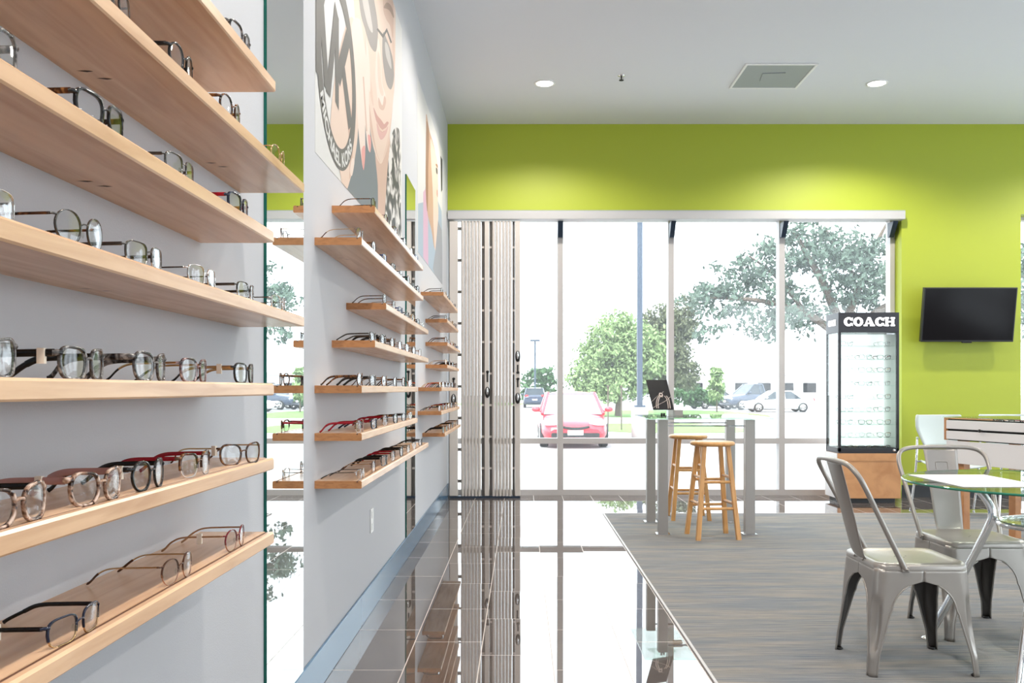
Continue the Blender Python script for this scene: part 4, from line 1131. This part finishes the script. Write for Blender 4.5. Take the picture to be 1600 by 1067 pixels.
tree('small slim tree standing between the hedge and the parked cars', b, [lump(1120, 592, 55, 26, 40, b), lump(1120, 612, 55, 30, 24, b)], 900, 'bright', .14, 4, trunk=[([(0, 0, 0), (0, 0, 1.4)], .06, .03)])
b = (W(1080, 640, 58)[0], 58, GZ)
tree('low green hedge right of the lamp post', b, [lump(1075, 618, 58, 60, 32, b), lump(1105, 622, 58, 40, 24, b)], 1600, 'hedge', .15, 5, 'hedge', 'hedge')
b = (W(836, 640, 95)[0], 97, GZ)
tree('hazy green hedge behind the small dark car', b, [lump(830, 612, 95, 50, 40, b), lump(862, 610, 95, 40, 36, b), lump(845, 590, 95, 50, 40, b)], 2200, 'hedge', .25, 6, 'hedge', 'hedge')

lp_ = thing('lamp_post', 'tall dark blue lamp post on a concrete pedestal in the parking lot', 'lamp post', (W(999.5, 600, 26)[0], 26, GZ))
MB().lathe([(0, 0), (.24, 0), (.24, .98), (.20, 1.02), (0, 1.02)], seg=24).build('pedestal', M['concrete'], lp_)
MB().box(-.15, .15, -.15, .15, 1.02, 1.08).build('base_plate', mat('post_blue', (.045, .065, .10), .5), lp_)
MB().box(-.075, .075, -.075, .075, 1.08, 8.5).build('pole', bpy.data.materials['post_blue'], lp_)
MB().box(-.6, .6, -.15, .15, 8.5, 8.65).build('lamp_head', bpy.data.materials['post_blue'], lp_)
fp = thing('lamp_post', 'thin distant lamp post above the small dark car', 'lamp post', (W(836, 600, 90)[0], 90, GZ+.14))
MB().sweep([(0, 0, 0), (0, 0, 6.2)], .09, 8).build('pole', bpy.data.materials['post_blue'], fp)
MB().box(-.5, .5, -.2, .2, 6.2, 6.4).build('lamp_head', bpy.data.materials['post_blue'], fp)
for i, px_ in enumerate((950, 971)):
    s_ = thing('stake', f'thin dark stake in the lawn, {["left","right"][i]} one of the pair by the round tree', 'stake', (W(px_, 640, 30+i)[0], 30+i, GZ+.14))
    MB().sweep([(0, 0, 0), (0, 0, 1.45)], .025, 6).lathe([(0, 1.45), (.035, 1.45), (.035, 1.52), (0, 1.54)], seg=8).build('rod', BARK, s_)
bd = thing('low_building', 'pale flat building far behind the parked cars', 'building', (W(1180, 600, 150)[0], 150, GZ))
M['pale'] = mat('pale_render', (.62, .60, .60), .9)
MB().box(-13, 12, 0, 14, 0, 3.9).build('wall', M['pale'], bd)
MB().box(-13.3, 12.3, -.3, 14, 3.9, 4.4).build('roof_edge', M['alu'], bd)
for k in range(6): MB().box(-11+k*3.8, -8.8+k*3.8, -.05, 0, 1.0, 2.6).build('window', M['screen'], bd)

# cars; local x forward, built full size
CARP = {k: mat('paint_'+k, c, .25, 0, coat=.6) for k, c in dict(red=(.68, .03, .05), white=(.80, .80, .80), navy=(.035, .05, .085), dark=(.03, .035, .045)).items()}
SKYGLASS = mat('sky_reflecting_glass', (.42, .46, .52), .08, .85)
TINT = mat('tinted_glass', (.03, .04, .05), .05)
LAMPG = mat('headlamp', (.70, .72, .74), .15); TAIL = mat('tail_lamp', (.35, .01, .015), .2)
TYRE = mat('tyre', (.02, .02, .02), .8)
def car(label, paint, loc, rotz, L=4.6, Wd=1.8, H=1.45, kind='sedan', name='car', glass=None):
    t = thing(name, label, 'car', loc, rotz, 'cars in the parking lot')
    P = CARP[paint]; h2 = Wd/2; l2 = L/2
    belt = H*.62
    if kind == 'sedan': st = [(-l2, .45, .62, .80), (-l2+.12, .28, .92, .92), (-l2+.5, .22, .95, .98), (-l2+1.2, .2, belt, 1), (0, .2, belt, 1), (l2-1.35, .2, belt-.03, 1), (l2-.8, .2, .80, .98), (l2-.25, .22, .70, .92), (l2-.05, .28, .60, .82), (l2, .36, .52, .74)]
    elif kind == 'suv': st = [(-l2, .5, .9, .86), (-l2+.08, .32, 1.05, .95), (-l2+.4, .26, belt, 1), (0, .25, belt, 1), (l2-1.2, .25, belt-.02, 1), (l2-.7, .25, .98, .98), (l2-.15, .28, .86, .92), (l2, .4, .70, .82)]
    else: st = [(-l2, .55, 1.0, .92), (-l2+.06, .42, 1.08, .98), (-l2+1.6, .36, 1.10, 1), (0, .34, belt, 1), (l2-1.4, .34, belt-.02, 1), (l2-.8, .34, 1.08, 1), (l2-.15, .36, .98, .95), (l2, .5, .80, .86)]
    rows = []
    for x, z0, z1, k in st:
        w = h2*k; zm = (z0+z1)/2
        half = [(0, z0), (w*.6, z0), (w*.92, z0+.04), (w, zm-.08), (w, zm+.06), (w*.97, z1-.08), (w*.88, z1-.015), (w*.5, z1+.012), (0, z1+.02)]
        rows.append([(x, y, z) for y, z in half] + [(x, -y, z) for y, z in half[::-1][1:-1]])
    m = MB().grid(rows, 0, True, True); m.add(rows[0], [tuple(range(len(rows[0])))]); m.add(rows[-1], [tuple(range(len(rows[0])))[::-1]])
    m.build('body', P, t)
    if kind == 'sedan': xr, xr2, xf2, xf = -l2+.85, -l2+1.55, l2-1.95, l2-1.15
    elif kind == 'suv': xr, xr2, xf2, xf = -l2+.10, -l2+.45, l2-1.75, l2-1.05
    else: xr, xr2, xf2, xf = -.35, -.20, l2-2.1, l2-1.3
    b0, b1 = h2*.92, h2*.72; zb, zt_ = belt-.02, H-.05
    Q = [(xr, b0, zb), (xf, b0, zb-.03), (xf, -b0, zb-.03), (xr, -b0, zb), (xr2, b1, zt_), (xf2, b1, zt_), (xf2, -b1, zt_), (xr2, -b1, zt_)]
    G_ = glass or TINT
    MB().add([Q[1], Q[5], Q[6], Q[2]], [(0, 1, 2, 3)]).build('windscreen', G_, t)
    MB().add([Q[0], Q[3], Q[7], Q[4]], [(0, 1, 2, 3)]).build('rear_window', TINT, t)
    MB().add([Q[0], Q[4], Q[5], Q[1]], [(0, 1, 2, 3)]).build('side_window', TINT, t)
    MB().add([Q[2], Q[6], Q[7], Q[3]], [(0, 1, 2, 3)]).build('side_window', TINT, t)
    rows = []
    for k in range(7):
        u = k/6; x = xr2-.03 + (xf2-xr2+.06)*u
        rows.append([(x, b1*1.03*(2*i/8-1), zt_-.01 + .06*math.sin(math.pi*u)**.5*(1-(2*i/8-1)**4) + .0) for i in range(9)])
    MB().grid(rows).build('roof', P, t)
    pm_ = MB()
    for a, b_ in ((0, 4), (1, 5), (2, 6), (3, 7)): pm_.sweep([Q[a], Q[b_]], .05, 6)
    for s_ in (1, -1):
        xm = (xr2+xf2)/2 - .1; pm_.sweep([(xm, s_*b0, zb), (xm, s_*b1, zt_)], .04, 6)
        pm_.sweep([(xr2, s_*b1, zt_), (xf2, s_*b1, zt_)], .045, 6)
    pm_.build('pillars', P, t)
    rw_ = .33 if kind == 'sedan' else .38
    for x in (-l2+.85, l2-.88):
        for s_ in (1, -1):
            y = s_*(h2-.11)
            wl = MB().lathe([(rw_*.62, -.10), (rw_*.92, -.11), (rw_, -.07), (rw_, .07), (rw_*.92, .115), (rw_*.62, .105)], (x, y, rw_), 24, 0, 'y')
            wo = wl.build('wheel', TYRE, t)
            hb = MB()
            for k in range(5):
                a = 2*math.pi*k/5; hb.sweep([(x, y+s_*.10, rw_), (x+rw_*.6*math.cos(a), y+s_*.10, rw_+rw_*.6*math.sin(a))], .04, 6)
            hb.lathe([(rw_*.55, -.02), (rw_*.64, -.02), (rw_*.64, .11), (rw_*.55, .11)], (x, y, rw_), 24, 0, 'y'); hb.build('rim', M['brushed'], wo)
    for s_ in (1, -1):
        MB().blob((l2-.20, s_*h2*.66, .66 if kind == 'sedan' else .86), (.20, .24, .085), 12, 8).build('headlight', LAMPG, t)
        MB().blob((-l2+.08, s_*h2*.72, .84 if kind == 'sedan' else .98), (.09, .17, .12), 10, 8).build('tail_light', TAIL, t)
        mi = MB().blob((xf-.25, s_*(h2+.10), zb+.10), (.08, .12, .075), 10, 8).build('mirror', P, t)
        MB().sweep([(xf-.25, s_*(h2-.05), zb+.04), (xf-.25, s_*(h2+.06), zb+.07)], .03, 6).build('mirror_arm', P, mi)
    zf = .52 if kind == 'sedan' else .74
    gr = MB().sweep(catmull([(l2+.004, -.36, zf+.06), (l2+.02, -.2, zf+.025), (l2+.03, 0, zf+.01), (l2+.02, .2, zf+.025), (l2+.004, .36, zf+.06)], 4), .035, 8).build('grille', TYRE, t)
    MB().box(l2-.02, l2+.02, -.62, .62, zf-.22, zf-.10).build('lower_intake', TYRE, t)
    MB().box(l2+.01, l2+.035, -.20, .20, zf-.16, zf-.03).build('number_plate', M['plastic'], t)
    MB().box(-l2-.03, -l2+.0, -.20, .20, .62, .74).build('number_plate', M['plastic'], t)
    return t
t = car('red sedan parked facing the shop window', 'red', (W(898, 640, 23.4)[0], 25.4, GZ), R(-90), H=1.48, glass=SKYGLASS)
car('small dark blue car seen from behind at the far left of the view', 'navy', (W(835, 640, 76)[0], 76, GZ), R(90), 4.4, 1.85, 1.68, 'suv')
car('dark blue pickup parked beside the white sedan', 'navy', (W(1190, 640, 66)[0], 68, GZ), R(200), 5.3, 1.95, 1.95, 'pickup')
car('white sedan in side view parked on the right', 'white', (W(1214, 640, 61)[0], 61, GZ), R(180), 4.7, 1.8, 1.46)
car('dark sedan half hidden left of the pickup', 'dark', (W(1120, 640, 70)[0], 71, GZ), R(200), 4.4, 1.8, 1.35)
